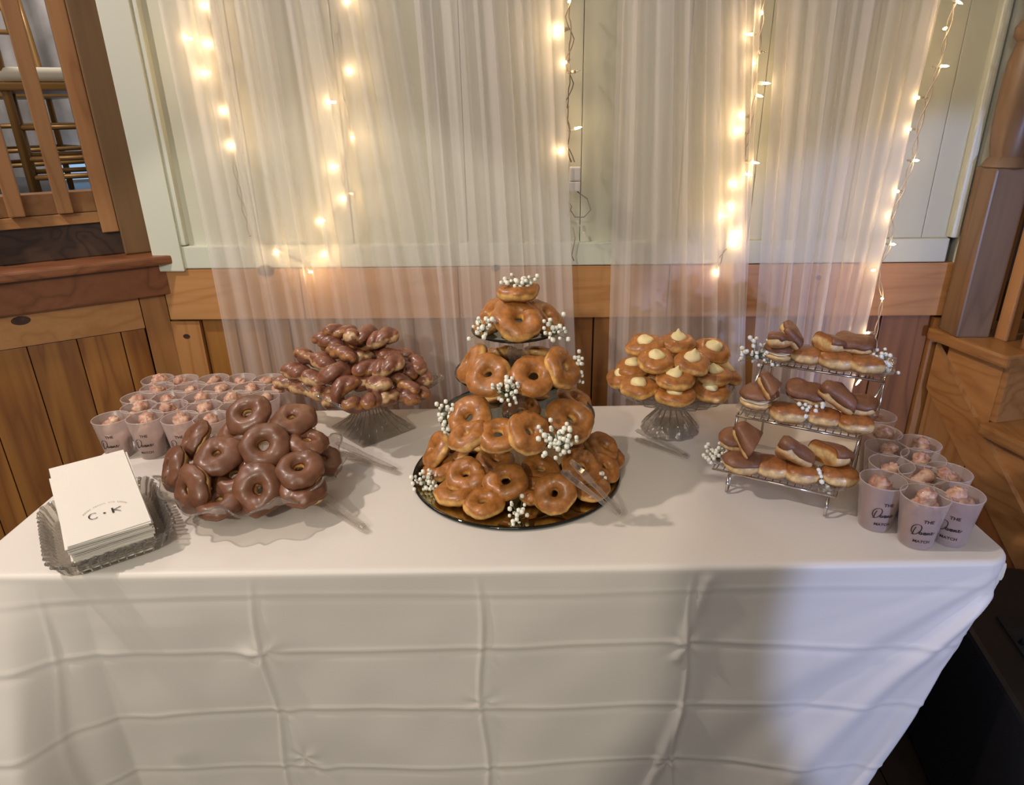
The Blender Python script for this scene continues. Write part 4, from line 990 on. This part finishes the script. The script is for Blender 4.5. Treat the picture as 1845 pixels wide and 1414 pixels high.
def superell(nu, nv, ax, ay, az, seed, e1=0.8, e2=0.75, z0=-1, z1=1, wob=0.0018):
    V = []
    for i in range(nu+1):
        f_ = lerp(math.asin(z0), math.asin(z1), i/nu)
        for j in range(nv):
            a = 2*PI*j/nv
            sg = lambda v, e: math.copysign(abs(v)**e, v)
            p = Vector((ax*sg(math.cos(f_), e1)*sg(math.cos(a), e2), ay*sg(math.cos(f_), e1)*sg(math.sin(a), e2), az*sg(math.sin(f_), e1)))
            n_ = fr((p.x*35+seed*7, p.y*35, p.z*35)); p += p.normalized()*n_*wob*1.8 if p.length > 1e-6 else Vector()
            V.append(tuple(p))
    F = [(i*nv+j, i*nv+(j+1) % nv, (i+1)*nv+(j+1) % nv, (i+1)*nv+j) for i in range(nu) for j in range(nv)]
    F.append(tuple(range(nv))); F.append(tuple(nu*nv+j for j in reversed(range(nv))))
    mb = MB(); mb.v = V; mb.f = F; return mb
def shell_mesh(name, mat, ax, ay, az, seed, lowz=0.25, e1=.8, e2=.75, wob=0.0018):
    """icing cap with an uneven lower edge"""
    nu, nv = 12, 40; mb = MB()
    for side in (0, 1):
        g_ = 0.0016 if side == 0 else -0.0008
        for i in range(nu+1):
            for j in range(nv):
                a = 2*PI*j/nv; zl_ = lowz+0.16*fr((math.cos(a)*2+seed, math.sin(a)*2, 5))
                f_ = lerp(math.asin(max(-.9, zl_)), PI/2, i/nu)
                sg = lambda v, e: math.copysign(abs(v)**e, v)
                p = Vector(((ax+g_)*sg(math.cos(f_), e1)*sg(math.cos(a), e2), (ay+g_)*sg(math.cos(f_), e1)*sg(math.sin(a), e2), (az+g_)*sg(math.sin(f_), e1)))
                n_ = fr((p.x*35+seed*7, p.y*35, p.z*35)); p += p.normalized()*n_*wob*1.8
                p += p.normalized()*(0.0008*abs(fr((p.x*150, p.y*60, seed))))
                mb.v.append(tuple(p))
    o = (nu+1)*nv
    for i in range(nu):
        for j in range(nv):
            j2 = (j+1) % nv; mb.f.append((i*nv+j, i*nv+j2, (i+1)*nv+j2, (i+1)*nv+j)); mb.f.append((o+i*nv+j, o+(i+1)*nv+j, o+(i+1)*nv+j2, o+i*nv+j2))
    for j in range(nv): j2 = (j+1) % nv; mb.f.append((j, o+j, o+j2, j2))
    return mb.mesh(name, mat, True)
BA, BB, BH = 0.036, 0.030, 0.0195
BUN = [superell(20, 36, BA, BB, BH, s_).mesh('bun', M['bun'], True) for s_ in range(3)]
ICE = [shell_mesh('icing', M['choc_matt'], BA, BB, BH, s_, 0.12) for s_ in range(3)]
# half piece: cut long donut, wedge shaped, icing on top
def cutmesh(me, name, mat, d=(1, 0.5, 0)):
    bm = bmesh.new(); bm.from_mesh(me)
    r_ = bmesh.ops.bisect_plane(bm, geom=bm.verts[:]+bm.edges[:]+bm.faces[:], plane_co=(0.004, 0, 0), plane_no=d, clear_outer=True)
    ed = [e for e in r_['geom_cut'] if isinstance(e, bmesh.types.BMEdge)]
    try: bmesh.ops.holes_fill(bm, edges=ed, sides=0)
    except Exception: pass
    bmesh.ops.recalc_face_normals(bm, faces=bm.faces)
    m2 = bpy.data.meshes.new(name); bm.to_mesh(m2); bm.free(); m2.materials.clear(); m2.materials.append(mat)
    for p in m2.polygons: p.use_smooth = len(p.vertices) < 8
    return m2
LB = superell(20, 40, 0.048, 0.031, 0.018, 8, e1=.55, e2=.6, wob=0.0035).mesh('bun', M['bun'], True); LI = shell_mesh('icing', M['choc_matt'], 0.048, 0.031, 0.018, 8, 0.0, .55, .6, 0.0035)
_W = superell(18, 40, 0.044, 0.038, 0.018, 12, e1=.5, e2=.6, wob=0.004).mesh('bun', M['bun'], True); _WI = shell_mesh('icing', M['choc_matt'], 0.044, 0.038, 0.018, 12, -0.05, .5, .6, 0.004)
WEDGE = (cutmesh(cutmesh(_W, 'w', M['bun'], (1, 0.9, 0)), 'wedge_dough', M['bun'], (0.75, -1, 0.25)), cutmesh(cutmesh(_WI, 'w', M['choc_matt'], (1, 0.9, 0)), 'wedge_icing', M['choc_matt'], (0.75, -1, 0.25)))
HALF = (cutmesh(LB, 'half_bun', M['bun']), cutmesh(LI, 'half_icing', M['choc_matt']))
CRM = superell(8, 30, BA*0.93, BB*0.93, 0.004, 5, wob=0.004).mesh('cream', M['cream_w'], True)
BUNH = superell(12, 36, BA, BB, BH, 3, z0=-1, z1=-0.05).mesh('bun_base', M['bun'], True); BUNT = superell(12, 36, BA, BB, BH, 3, z0=0.05, z1=1).mesh('bun_top', M['bun'], True)
def pastry(px, py, z, kind, rz, tx, ty, label, sc=1.0):
    k = cnt['p'] = cnt.get('p', 0)+1
    nm = {'bun': 'filled_bun', 'choc': 'chocolate_bun', 'half': 'cut_long_donut', 'wedge': 'chocolate_wedge', 'cream': 'cream_filled_donut', 'long': 'chocolate_long_donut'}[kind]
    t = thing(nm, label, 'donut', at(px, py, z), 'filled donuts on the wire rack'); t.scale = (sc, sc, sc); t.rotation_euler = (R(tx), R(ty), RA+R(rz))
    if kind == 'bun': link('dough', BUN[k % 3], t); 
    elif kind == 'choc': link('dough', BUN[k % 3], t); link('icing', ICE[k % 3], t)
    elif kind == 'half': link('dough', HALF[0], t); link('icing', HALF[1], t)
    elif kind == 'wedge': link('dough', WEDGE[0], t); link('icing', WEDGE[1], t)
    elif kind == 'long': link('dough', LB, t); link('icing', LI, t)
    else:
        a = link('bun_base', BUNH, t, (0, 0, -0.002)); link('cream', CRM, t, (0, 0, 0.001)); b = link('bun_top', BUNT, t, (0, 0, 0.004)); link('icing', ICE[0], t, (0, 0, 0.004))
    return t
zt, zm, zb_ = CZ+0.222, CZ+0.135, CZ+0.045
dB, dU = 0.030, 0.062
for a in [
 (1409, 633, zt+dB, 'cream', 60, 0, 0, 'chocolate topped bun with pale filling at the left end of the top shelf', 1.0),
 (1454, 640, zt+dB, 'bun', 10, 0, 0, 'smooth brown bun second from left on the top shelf', .92),
 (1508, 648, zt+dB, 'bun', 15, 0, 0, 'smooth pale sided bun third from left on the top shelf', 1.05),
 (1562, 656, zt+dB, 'bun', 20, 0, 0, 'smooth brown bun at the right end of the top shelf', .95),
 (1392, 611, zt+dU, 'half', 150, 10, 10, 'chocolate topped piece leaning at the upper left of the top shelf', .9),
 (1431, 607, zt+dU+.005, 'half', 30, 20, 45, 'golden slice tipped up on edge on the top shelf', .8),
 (1484, 615, zt+dU, 'half', 190, 10, -12, 'cut chocolate donut in the middle above the top shelf buns', .95),
 (1539, 618, zt+dU, 'long', 8, 12, 4, 'large flat chocolate topped donut at the upper right of the top shelf', .82),
 (1368, 716, zm+dB+.01, 'cream', 75, 0, 0, 'large chocolate donut oozing white cream at the left of the middle shelf', 1.15),
 (1420, 743, zm+dB-.004, 'bun', 10, 0, 0, 'plain brown bun second from left on the middle shelf', 1.0),
 (1484, 751, zm+dB-.006, 'bun', 0, 0, 0, 'brown bun behind the flowers on the middle shelf', .95),
 (1541, 762, zm+dB-.008, 'bun', 20, 0, 0, 'brown bun at the right end of the middle shelf', .98),
 (1397, 703, zm+dU, 'wedge', 60, 30, 30, 'chocolate wedge standing on its cut edge on the middle shelf', .95),
 (1452, 706, zm+dU, 'long', 10, 15, 8, 'long torn chocolate donut in the middle of the middle shelf', .85),
 (1507, 708, zm+dU+.004, 'wedge', 100, 28, 5, 'peaked chocolate piece right of centre on the middle shelf', 1.15),
 (1540, 727, zm+dU-.008, 'long', 10, 5, 0, 'long chocolate donut with pale side at the upper right of the middle shelf', .85),
 (1338, 833, zb_+dB, 'choc', 30, 0, 0, 'chocolate bun at the left end of the bottom shelf', 1.05),
 (1390, 840, zb_+dB-.002, 'bun', 10, 0, 0, 'golden bun second from left on the bottom shelf', 1.0),
 (1444, 851, zb_+dB-.003, 'bun', 20, 0, 0, 'golden bun third from left on the bottom shelf', .95),
 (1512, 856, zb_+dB-.003, 'bun', 25, 0, 0, 'golden bun at the right end of the bottom shelf', .98),
 (1329, 793, zb_+dU, 'choc', 10, 8, 0, 'rounded chocolate bun at the upper left of the bottom shelf', 1.0),
 (1362, 793, zb_+dU+.008, 'wedge', 60, 35, 15, 'chocolate wedge resting against the upper left bun of the bottom shelf', 1.1),
 (1415, 806, zb_+dU, 'wedge', 130, 30, 10, 'pointed chocolate wedge in the middle above the bottom shelf buns', 1.2),
 (1485, 815, zb_+dU, 'half', 200, 12, -8, 'chocolate cut piece at the upper right of the bottom shelf', 1.1)]:
    pastry(*a)

# ------------------------------------------------------------------ cups
CH = 0.098
cup_me = MB().lathe([(0.0, 0.003), (0.0275, 0.003), (0.0285, 0.006), (0.0395, CH-0.001), (0.0405, CH), (0.0400, CH-0.004), (0.0290, 0.004), (0.0275, 0.0), (0.0, 0.0)], 40).mesh('cup', M['cup'], True, 50)
rim_me = MB().tube([Vector((0.0402*math.cos(2*PI*i/40), 0.0402*math.sin(2*PI*i/40), CH)) for i in range(40)], 0.0011, 6, closed=True).mesh('rim', M['cup_rim'], True)
def cup_xf(u, v):  # u,v in metres on the wall: u round, v height
    r_ = lerp(0.0290, 0.0405, v/CH)+0.0006; a = -PI/2+u/r_
    return (r_*math.cos(a), r_*math.sin(a), v)
def text_tris(body, size, cx_, cy_):
    cu = bpy.data.curves.new('t', 'FONT'); cu.body = body; cu.size = size; cu.align_x = 'CENTER'; cu.resolution_u = 2; cu.offset = size*0.02
    o = bpy.data.objects.new('t', cu); COL.objects.link(o); bpy.context.view_layer.update()
    me = bpy.data.meshes.new_from_object(o.evaluated_get(bpy.context.evaluated_depsgraph_get()))
    V = [(v.co.x+cx_, v.co.y+cy_) for v in me.vertices]; F = [tuple(p.vertices) for p in me.polygons]
    bpy.data.objects.remove(o); bpy.data.curves.remove(cu); bpy.data.meshes.remove(me); return V, F
def ribbon(pts, wd):
    V = []; F = []
    for i, p in enumerate(pts):
        a = pts[max(i-1, 0)]; b = pts[min(i+1, len(pts)-1)]; t = Vector((b[0]-a[0], b[1]-a[1])); t = t.normalized() if t.length > 0 else Vector((1, 0)); n_ = Vector((-t.y, t.x))*wd/2*(0.8+0.6*abs(t.y))
        V += [(p[0]+n_.x, p[1]+n_.y), (p[0]-n_.x, p[1]-n_.y)]
    for i in range(len(pts)-1): F.append((2*i, 2*i+2, 2*i+3, 2*i+1))
    return V, F
def smooth(pts, k=6):
    o = []
    for i in range(len(pts)-1):
        p0, p1, p2, p3 = pts[max(i-1, 0)], pts[i], pts[i+1], pts[min(i+2, len(pts)-1)]
        for j in range(k):
            t = j/k; f_ = lambda a, b, c, d: 0.5*((2*b)+(-a+c)*t+(2*a-5*b+4*c-d)*t*t+(-a+3*b-3*c+d)*t**3)
            o.append((f_(p0[0], p1[0], p2[0], p3[0]), f_(p0[1], p1[1], p2[1], p3[1])))
    o.append(pts[-1]); return o
def cup_text():
    mb = MB()
    def addp(V, F): mb.add([cup_xf(u, v) for u, v in V], F)
    addp(*text_tris('THE', 0.0095, 0.004, 0.061)); addp(*text_tris('MATCH', 0.0082, 0.001, 0.017))
    # handwritten 'Doane'
    D = [(-11, 8), (-12.5, 2), (-13, -4), (-12, -5), (-14.5, -3), (-16, 1), (-15, 8), (-11, 12), (-6.5, 12.5), (-4, 9), (-4.5, 3), (-8, -3), (-12, -5.5), (-15, -6), (-11, -5)]
    oane = [(-6, -2.5), (-3.5, -3), (-2, -0.8), (-3.8, 0.8), (-5, -1.5), (-3, -3.2), (-0.5, -1.6), (0.5, 0.4), (2.3, 0.6), (0.8, -1.8), (1.2, -3.4), (3, -1), (3, 0.6), (3, -3.2), (4.5, -1.5), (5.5, 0.4), (5.2, -3.2), (7, 0.2), (8, 0), (7.8, -3), (9.5, -2.6), (11.5, -0.6), (12, 1), (10.8, 1), (10.6, -2), (12.4, -3.2), (15.5, 0.6)]
    k = 0.00125
    for st_ in (D, oane): addp(*ribbon(smooth([(x_*k, 0.040+y_*k) for x_, y_ in st_]), 0.0011))
    return mb.mesh('lettering', M['ink'])
txt_me = cup_text()
def bites_mesh(seed, mat, n=10, r0=0.0145):
    rnd = random.Random(seed); mb = MB()
    for i in range(n):
        lvl = 0 if i < n-3 else 1
        a = rnd.uniform(0, 6.28); q_ = rnd.uniform(0, 0.018 if lvl == 0 else 0.010)
        c = Vector((q_*math.cos(a), q_*math.sin(a), 0.072+rnd.uniform(-0.012, 0.006)+lvl*0.017)); rr_ = r0*rnd.uniform(0.75, 1.15)
        nu, nv = 12, 16; V = []
        for u in range(nu+1):
            f_ = -PI/2+PI*u/nu
            for v in range(nv):
                b = 2*PI*v/nv; d = Vector((math.cos(f_)*math.cos(b), math.cos(f_)*math.sin(b), math.sin(f_)))
                rad = rr_*(1+0.35*fr(tuple(d*1.8+Vector((seed*9+i*3, 0, 0))))+0.16*fr(tuple(d*5+Vector((i*3, seed, 0))))); V.append(c+d*rad)
        mb.add(V, [(u*nv+v, u*nv+(v+1) % nv, (u+1)*nv+(v+1) % nv, (u+1)*nv+v) for u in range(nu) for v in range(nv)])
    # lower filling, seen only softly through the frosted wall
    mb.lathe([(0, 0.006), (0.022, 0.006), (0.029, 0.05), (0.030, 0.062), (0.0, 0.068)], 20)
    return mb.mesh('donut_pieces', mat, True)
BM_ = [bites_mesh(s_, M['bites'] if s_ % 3 else M['bites2']) for s_ in range(7)]
def cup(x_, y_, rot, label, grp, txt=True, sc=1.0):
    k = cnt['u'] = cnt.get('u', 0)+1
    t = thing('party_cup', label, 'cup', (x_, y_, CZ), grp); t.rotation_euler = (0, 0, R(rot)); t.scale = (sc, sc, sc)
    c_ = link('cup', cup_me, t); link('rim', rim_me, c_)
    if txt: link('lettering', txt_me, t)
    b = link('donut_pieces', BM_[k % 7], None, (x_, y_, CZ)); b.rotation_euler = (0, 0, k*1.3)
    tag(b, 'donut pieces in '+label.replace(', printed side to us', ''), 'donut pieces', grp.replace('cups', 'cup fillings')); return t
rows = [('front row', 1.398, [-1.017, -0.935, -0.851, -0.772]), ('second row', 1.463, [-0.985, -0.905, -0.822, -0.742]), ('third row', 1.520, [-1.020, -0.938, -0.856, -0.775, -0.695]),
        ('fourth row', 1.582, [-1.000, -0.920, -0.838, -0.757, -0.680]), ('back row', 1.640, [-1.030, -0.962, -0.884, -0.808, -0.732])]
ords = ['first', 'second', 'third', 'fourth', 'fifth']
for nm, y_, xl in rows:
    for i, x_ in enumerate(xl):
        cup(x_+random.uniform(-.004, .004), y_+random.uniform(-.004, .004), 8 if nm == 'front row' else random.uniform(-30, 60), 'frosted cup, %s of the left group, %s from the left' % (nm, ords[i]), 'party cups at the left', nm != 'back row')
rc_ = [(1592, 864, 'nearest the wire rack, printed side to us', -6), (1668, 892, 'nearest to us at the table edge', -14), (1729, 888, 'farthest right at the front', -34), (1662, 853, 'behind the nearest, with a round piece', 40),
       (1709, 850, 'behind the far right front cup', 70), (1607, 835, 'second in line behind the rack', 30), (1598, 806, 'third in line behind the rack', 60), (1657, 798, 'holding a pale chunk', 80),
       (1664, 824, 'in the middle holding a pale round piece', 50), (1588, 778, 'fourth in line behind the rack', 20), (1580, 748, 'last in line, beside the middle shelf', 10)]
for (px, py, wds, rot) in rc_:
    p = at(px, py, CZ+CH); cup(p.x, p.y, rot, 'frosted cup at right '+wds, 'party cups at the right')

# ------------------------------------------------------------------ napkins in a ribbed glass tray
NF = [at(112, 978, 0.812), at(283, 945, 0.812)]; NBk = [at(97, 838, 0.855), at(215, 817, 0.855)]
bx = ((NF[1]-NF[0])).normalized(); nc_ = (NF[0]+NF[1])/2; bc = (NBk[0]+NBk[1])/2
ly = (bc-nc_); Ln = ly.length; by_ = ly.normalized(); bz_ = bx.cross(by_).normalized(); W_ = (NF[1]-NF[0]).length*0.88
NQ = Matrix((bx, by_-bx*bx.dot(by_), bz_)).transposed()
for i_ in range(3):
    pass
ang = math.atan2(bx.y, bx.x)
tray_c = Vector(((nc_.x+bc.x)/2, (nc_.y+bc.y)/2, CZ))
nt_ = thing('napkin_tray', 'ribbed clear glass tray holding the napkins at the left table corner', 'tray', tray_c); nt_.rotation_euler = (0, 0, math.atan2(ly.y, ly.x)-PI/2)
def rrr(ax, ay, z_, ruf=0.0, n=160, rc=0.03):
    P = []
    for i in range(n):
        a = 2*PI*i/n; c, s_ = math.cos(a), math.sin(a)
        k = (abs(c/ax)**7+abs(s_/ay)**7)**(-1/7); per_ = i/n*2*PI*42
        k += ruf*math.sin(per_); P.append(Vector((k*c, k*s_, z_+ruf*0.4*math.cos(per_))))
    return P
ta, tb_ = 0.098, 0.128
tb0 = loft([rrr(ta-0.018, tb_-0.018, 0.0), rrr(ta-0.010, tb_-0.010, 0.004, 0.0006), rrr(ta, tb_, 0.030, 0.0022), rrr(ta+0.007, tb_+0.007, 0.036, 0.003), rrr(ta+0.006, tb_+0.006, 0.040, 0.003), rrr(ta-0.004, tb_-0.004, 0.034, 0.002), rrr(ta-0.016, tb_-0.016, 0.007, 0.0006), rrr(ta-0.02, tb_-0.02, 0.005)]).build('tray_body', M['glass_cut'], nt_, True, 40)
RA_ = [rrr(a_, b_, z_, 0, 56) for a_, b_, z_ in ((ta-0.009, tb_-0.009, 0.006), (ta-0.004, tb_-0.004, 0.018), (ta+0.001, tb_+0.001, 0.031), (ta+0.0075, tb_+0.0075, 0.038))]
for i in range(56): MB().tube([r_[i] for r_ in RA_], [0.0018, 0.0022, 0.003, 0.0036], 6).build('rib', M['glass_rib'], nt_, True)
# napkin mesh: folded sheet, thickness 1.6 mm
def napkin_mesh(seed):
    mb = MB(); nx_, ny_ = 8, 12
    for side, zz in ((0, 0.0008), (1, -0.0008)):
        for j in range(ny_+1):
            for i in range(nx_+1):
                u = -0.5+i/nx_; v = -0.5+j/ny_
                mb.v.append((u*W_, v*Ln, zz+0.0006*fr((u*4+seed, v*4, seed))))
    o = (nx_+1)*(ny_+1)
    for j in range(ny_):
        for i in range(nx_):
            a = j*(nx_+1)+i; mb.f.append((a, a+1, a+nx_+2, a+nx_+1)); mb.f.append((o+a, o+a+nx_+1, o+a+nx_+2, o+a+1))
    for i in range(nx_): mb.f.append((i, o+i, o+i+1, i+1)); a = ny_*(nx_+1)+i; mb.f.append((a, a+1, o+a+1, o+a))
    for j in range(ny_): a = j*(nx_+1); mb.f.append((a, a+nx_+1, o+a+nx_+1, o+a)); a += nx_; mb.f.append((a, o+a, o+a+nx_+1, a+nx_+1))
    return mb.mesh('napkin', M['paper'], True, 40)
NM = [napkin_mesh(s_) for s_ in range(3)]
top_c = (nc_+bc)/2
NN = 24
fr_z = 0.803-(CZ+0.009); pit = math.asin(max(-1, min(1, by_.z)))
for i in range(NN):
    t = i/(NN-1)      # 0 = top
    zc = lerp(top_c.z, CZ+0.0085, t); tilt = pit*(1-t)**1.0
    o = link('napkin', NM[i % 3]); o.rotation_euler = (0, 0, 0)
    yaw = math.atan2(ly.y, ly.x)-PI/2
    q = Quaternion((0, 0, 1), yaw+random.uniform(-.035, .035)*(1 if i else 0)) @ Quaternion((1, 0, 0), tilt)
    o.rotation_mode = 'QUATERNION'; o.rotation_quaternion = q
    sc_ = 0.92 if t > 0.6 else 1.0
    back = Vector((-math.sin(yaw), math.cos(yaw), 0))
    o.location = Vector((top_c.x, top_c.y, zc))+back*(-0.010*t)+Vector((random.uniform(-.003, .003), random.uniform(-.004, .004), 0))*(1 if i else 0); o.scale = (sc_, lerp(1, 0.84, t), 1)
    if i == 0:
        tag(o, 'top white paper napkin printed C K in the glass tray', 'napkin', 'napkins in the glass tray')
        mb = MB()
        def addt(V, F, z_=0.0024): mb.add([(a, b, z_) for a, b in V], F)
        y0 = -Ln*0.26
        C_ = [(-0.017+0.0075*math.cos(a), y0+0.0085*math.sin(a)) for a in [R(50+i_*(265/20)) for i_ in range(21)]]
        addt(*ribbon(C_, 0.0013)); addt(*ribbon([(0.014, y0+0.008), (0.014, y0-0.007)], 0.0022)); addt(*ribbon([(0.028, y0+0.006), (0.021, y0+0.0035), (0.016, y0+0.001)], 0.0016)); addt(*ribbon([(0.016, y0+0.001), (0.021, y0-0.003), (0.026, y0-0.007)], 0.0012))
        addt(*ribbon([(0.0005+0.0012*math.cos(a), y0+0.0012*math.sin(a)) for a in [i_*0.7 for i_ in range(10)]], 0.0016))
        mb.build('monogram', M['ink'], o)
        mb = MB()
        for i_ in range(22):
            a = R(140-100*i_/21); rr_ = 0.045
            if i_ in (5, 12, 16): continue
            c = (0.003+rr_*math.cos(a), y0-0.016+rr_*math.sin(a)); d_ = (math.sin(a)*0.0011, -math.cos(a)*0.0011)
            V, F = ribbon([(c[0]-d_[0], c[1]-d_[1]), (c[0]+d_[0], c[1]+d_[1])], 0.0014); mb.add([(p_[0], p_[1], 0.0023) for p_ in V], F)
        mb.build('arched_lettering', M['ink_grey'], o)
    else: tag(o, 'white paper napkin in the stack under the printed one', 'napkin', 'napkins in the glass tray')

# ------------------------------------------------------------------ clear plastic tongs
def tongs(head, tail, label, spread=0.022, lift=0.0):
    h, t_ = Vector(head), Vector(tail); L = (t_-h).length; d = (t_-h).normalized()
    side = Vector((0, 0, 1)).cross(d).normalized(); up = d.cross(side)
    T_ = thing('serving_tongs', label, 'tongs', (h+t_)/2)
    inv = Matrix.Translation(-T_.location)
    for s_ in (-1, 1):
        mb = MB(); n = 18; V = []; 
        for i in range(n):
            u = i/(n-1); w_ = 0.016 if u < 0.32 else lerp(0.016, 0.010, min(1, (u-0.32)/0.2))
            if u < 0.08: w_ *= 0.6+5*u
            c = h+d*L*u+up*(s_*spread/2*(1-u)**0.8+0.001*s_)
            sc_ = 0.0012*math.sin(u*60) if u < 0.3 else 0
            for (a, b) in ((-w_, 0.0008+sc_), (w_, 0.0008+sc_), (w_, -0.0008+sc_), (-w_, -0.0008+sc_)): V.append(c+side*a*0.62+up*b)
        F = [(i*4+j, i*4+(j+1) % 4, (i+1)*4+(j+1) % 4, (i+1)*4+j) for i in range(n-1) for j in range(4)]+[(0, 1, 2, 3), tuple((n-1)*4+j for j in (3, 2, 1, 0))]
        mb.add(V, F); mb.xf(inv); arm = mb.build('arm', M['clear'], T_)
        for e in (-1, 1):
            pts = [h+d*L*(0.05+0.93*i/10)+side*e*(0.0095 if i < 4 else 0.0062)+up*(s_*spread/2*(1-(0.05+0.93*i/10))**0.8+0.002*s_) for i in range(11)]
            mb = MB().tube(pts, 0.0011, 5); mb.xf(inv); mb.build('rib', M['clear'], arm, True)
    c = t_-d*0.003
    mb = MB().box(c, (0.014, 0.012, 0.007), rot=d.to_track_quat('X', 'Z').to_matrix(), bev=0.002); mb.xf(inv); mb.build('hinge', M['clear'], T_)
    return T_
def up(p, dz): return Vector((p.x, p.y, dz))
tongs(up(at(607, 803, 0.765), 0.762), up(at(712, 846, 0.755), 0.755), 'clear plastic tongs lying in front of the square pedestal')
tongs(up(at(572, 893, 0.762), 0.762), up(at(655, 950, 0.755), 0.755), 'clear plastic tongs lying under the rim of the chocolate donut bowl')
tongs(at(1020, 838, 0.845), at(1117, 926, 0.765), 'clear plastic tongs leaning on the donuts at the right of the mirror base', 0.03)
tongs(up(at(1146, 780, 0.765), 0.762), up(at(1238, 822, 0.755), 0.755), 'clear plastic tongs lying in front of the round pedestal')

# ------------------------------------------------------------------ baby's breath sprigs
def sprig(c, w_, h_, n, label, droop=0.0, seed=0, dep=None, r0=0.0044):
    rnd = random.Random(seed+n*7); dep = dep or w_*0.6
    T_ = thing('flower_sprig', label, 'flowers', c, "sprigs of small white flowers")
    mbF = MB(); mbS = MB(); root = Vector((0, 0.01, -h_*0.35)); pts = []
    for i in range(n):
        for _ in range(20):
            p = Vector((rnd.gauss(0, 0.42)*w_/1.2, rnd.uniform(-0.5, 0.5)*dep, rnd.gauss(0, 0.42)*h_/1.2))
            if abs(p.x) < w_*0.62 and abs(p.z) < h_*0.62 and all((p-q_).length > r0*1.5 for q_ in pts): break
        pts.append(p); r_ = r0*rnd.uniform(0.75, 1.2)
        nu, nv = 5, 8; V = []
        for u in range(nu+1):
            f_ = -PI/2+PI*u/nu
            for v in range(nv):
                b = 2*PI*v/nv; d = Vector((math.cos(f_)*math.cos(b), math.cos(f_)*math.sin(b), math.sin(f_)))
                V.append(p+d*r_*(1+0.22*math.sin(b*4+u*2)*math.cos(f_)))
        mbF.add(V, [(u*nv+v, u*nv+(v+1) % nv, (u+1)*nv+(v+1) % nv, (u+1)*nv+v) for u in range(nu) for v in range(nv)])
        mid = root.lerp(p, 0.55)+Vector((rnd.uniform(-.004, .004), 0, rnd.uniform(-.003, .003)))
        mbS.tube([root, mid, p], [0.0008, 0.0006, 0.0004], 4)
    tag(mbF.build('blossoms', M['blossom'], T_, True), kind='stuff'); tag(mbS.build('stems', M['stem'], T_), kind='stuff')
    return T_
sprig(aty(938, 506, 1.275), 0.062, 0.018, 26, 'white flowers on top of the uppermost donut', seed=1)
sprig(aty(868, 583, 1.215), 0.042, 0.052, 24, 'white flowers at the left of the top tier', seed=2)
sprig(aty(1000, 591, 1.215), 0.048, 0.042, 22, 'white flowers at the right of the top tier', seed=3)
sprig(aty(1040, 664, 1.24), 0.022, 0.062, 18, 'white flowers hanging at the right of the second tier down', seed=4)
sprig(aty(912, 706, 1.145), 0.042, 0.042, 26, 'white flowers between the two front donuts of the second tier down', seed=5)
sprig(aty(806, 752, 1.20), 0.036, 0.058, 34, 'white flowers at the left edge of the third tier down', seed=6)
sprig(aty(1007, 790, 1.105), 0.062, 0.062, 50, 'large bunch of white flowers at the front right of the third tier down', seed=7, r0=0.0048)
sprig(at(766, 868, 0.765), 0.042, 0.058, 46, 'white flowers at the left rim of the mirror base', seed=8)
sprig(at(933, 926, 0.765), 0.044, 0.052, 24, 'white flowers lying at the front rim of the mirror base', seed=9, dep=0.04)
sprig(at(1086, 866, 0.775), 0.022, 0.036, 10, 'few white flowers at the right rim of the mirror base', seed=10)
sprig(at(1368, 630, zt+0.03), 0.075, 0.060, 44, 'white flowers at the left end of the top rack shelf', seed=11)
sprig(at(1593, 652, zt+0.03), 0.044, 0.044, 30, 'white flowers at the right end of the top rack shelf', seed=12)
sprig(at(1460, 745, zm+0.03), 0.052, 0.050, 24, 'white flowers on the front of the middle rack shelf', seed=13)
sprig(at(1297, 820, zb_+0.022), 0.052, 0.040, 46, 'white flowers at the left end of the bottom rack shelf', seed=14)
sprig(at(1492, 866, zb_+0.02), 0.052, 0.036, 22, 'white flowers at the right front of the bottom rack shelf', seed=15)
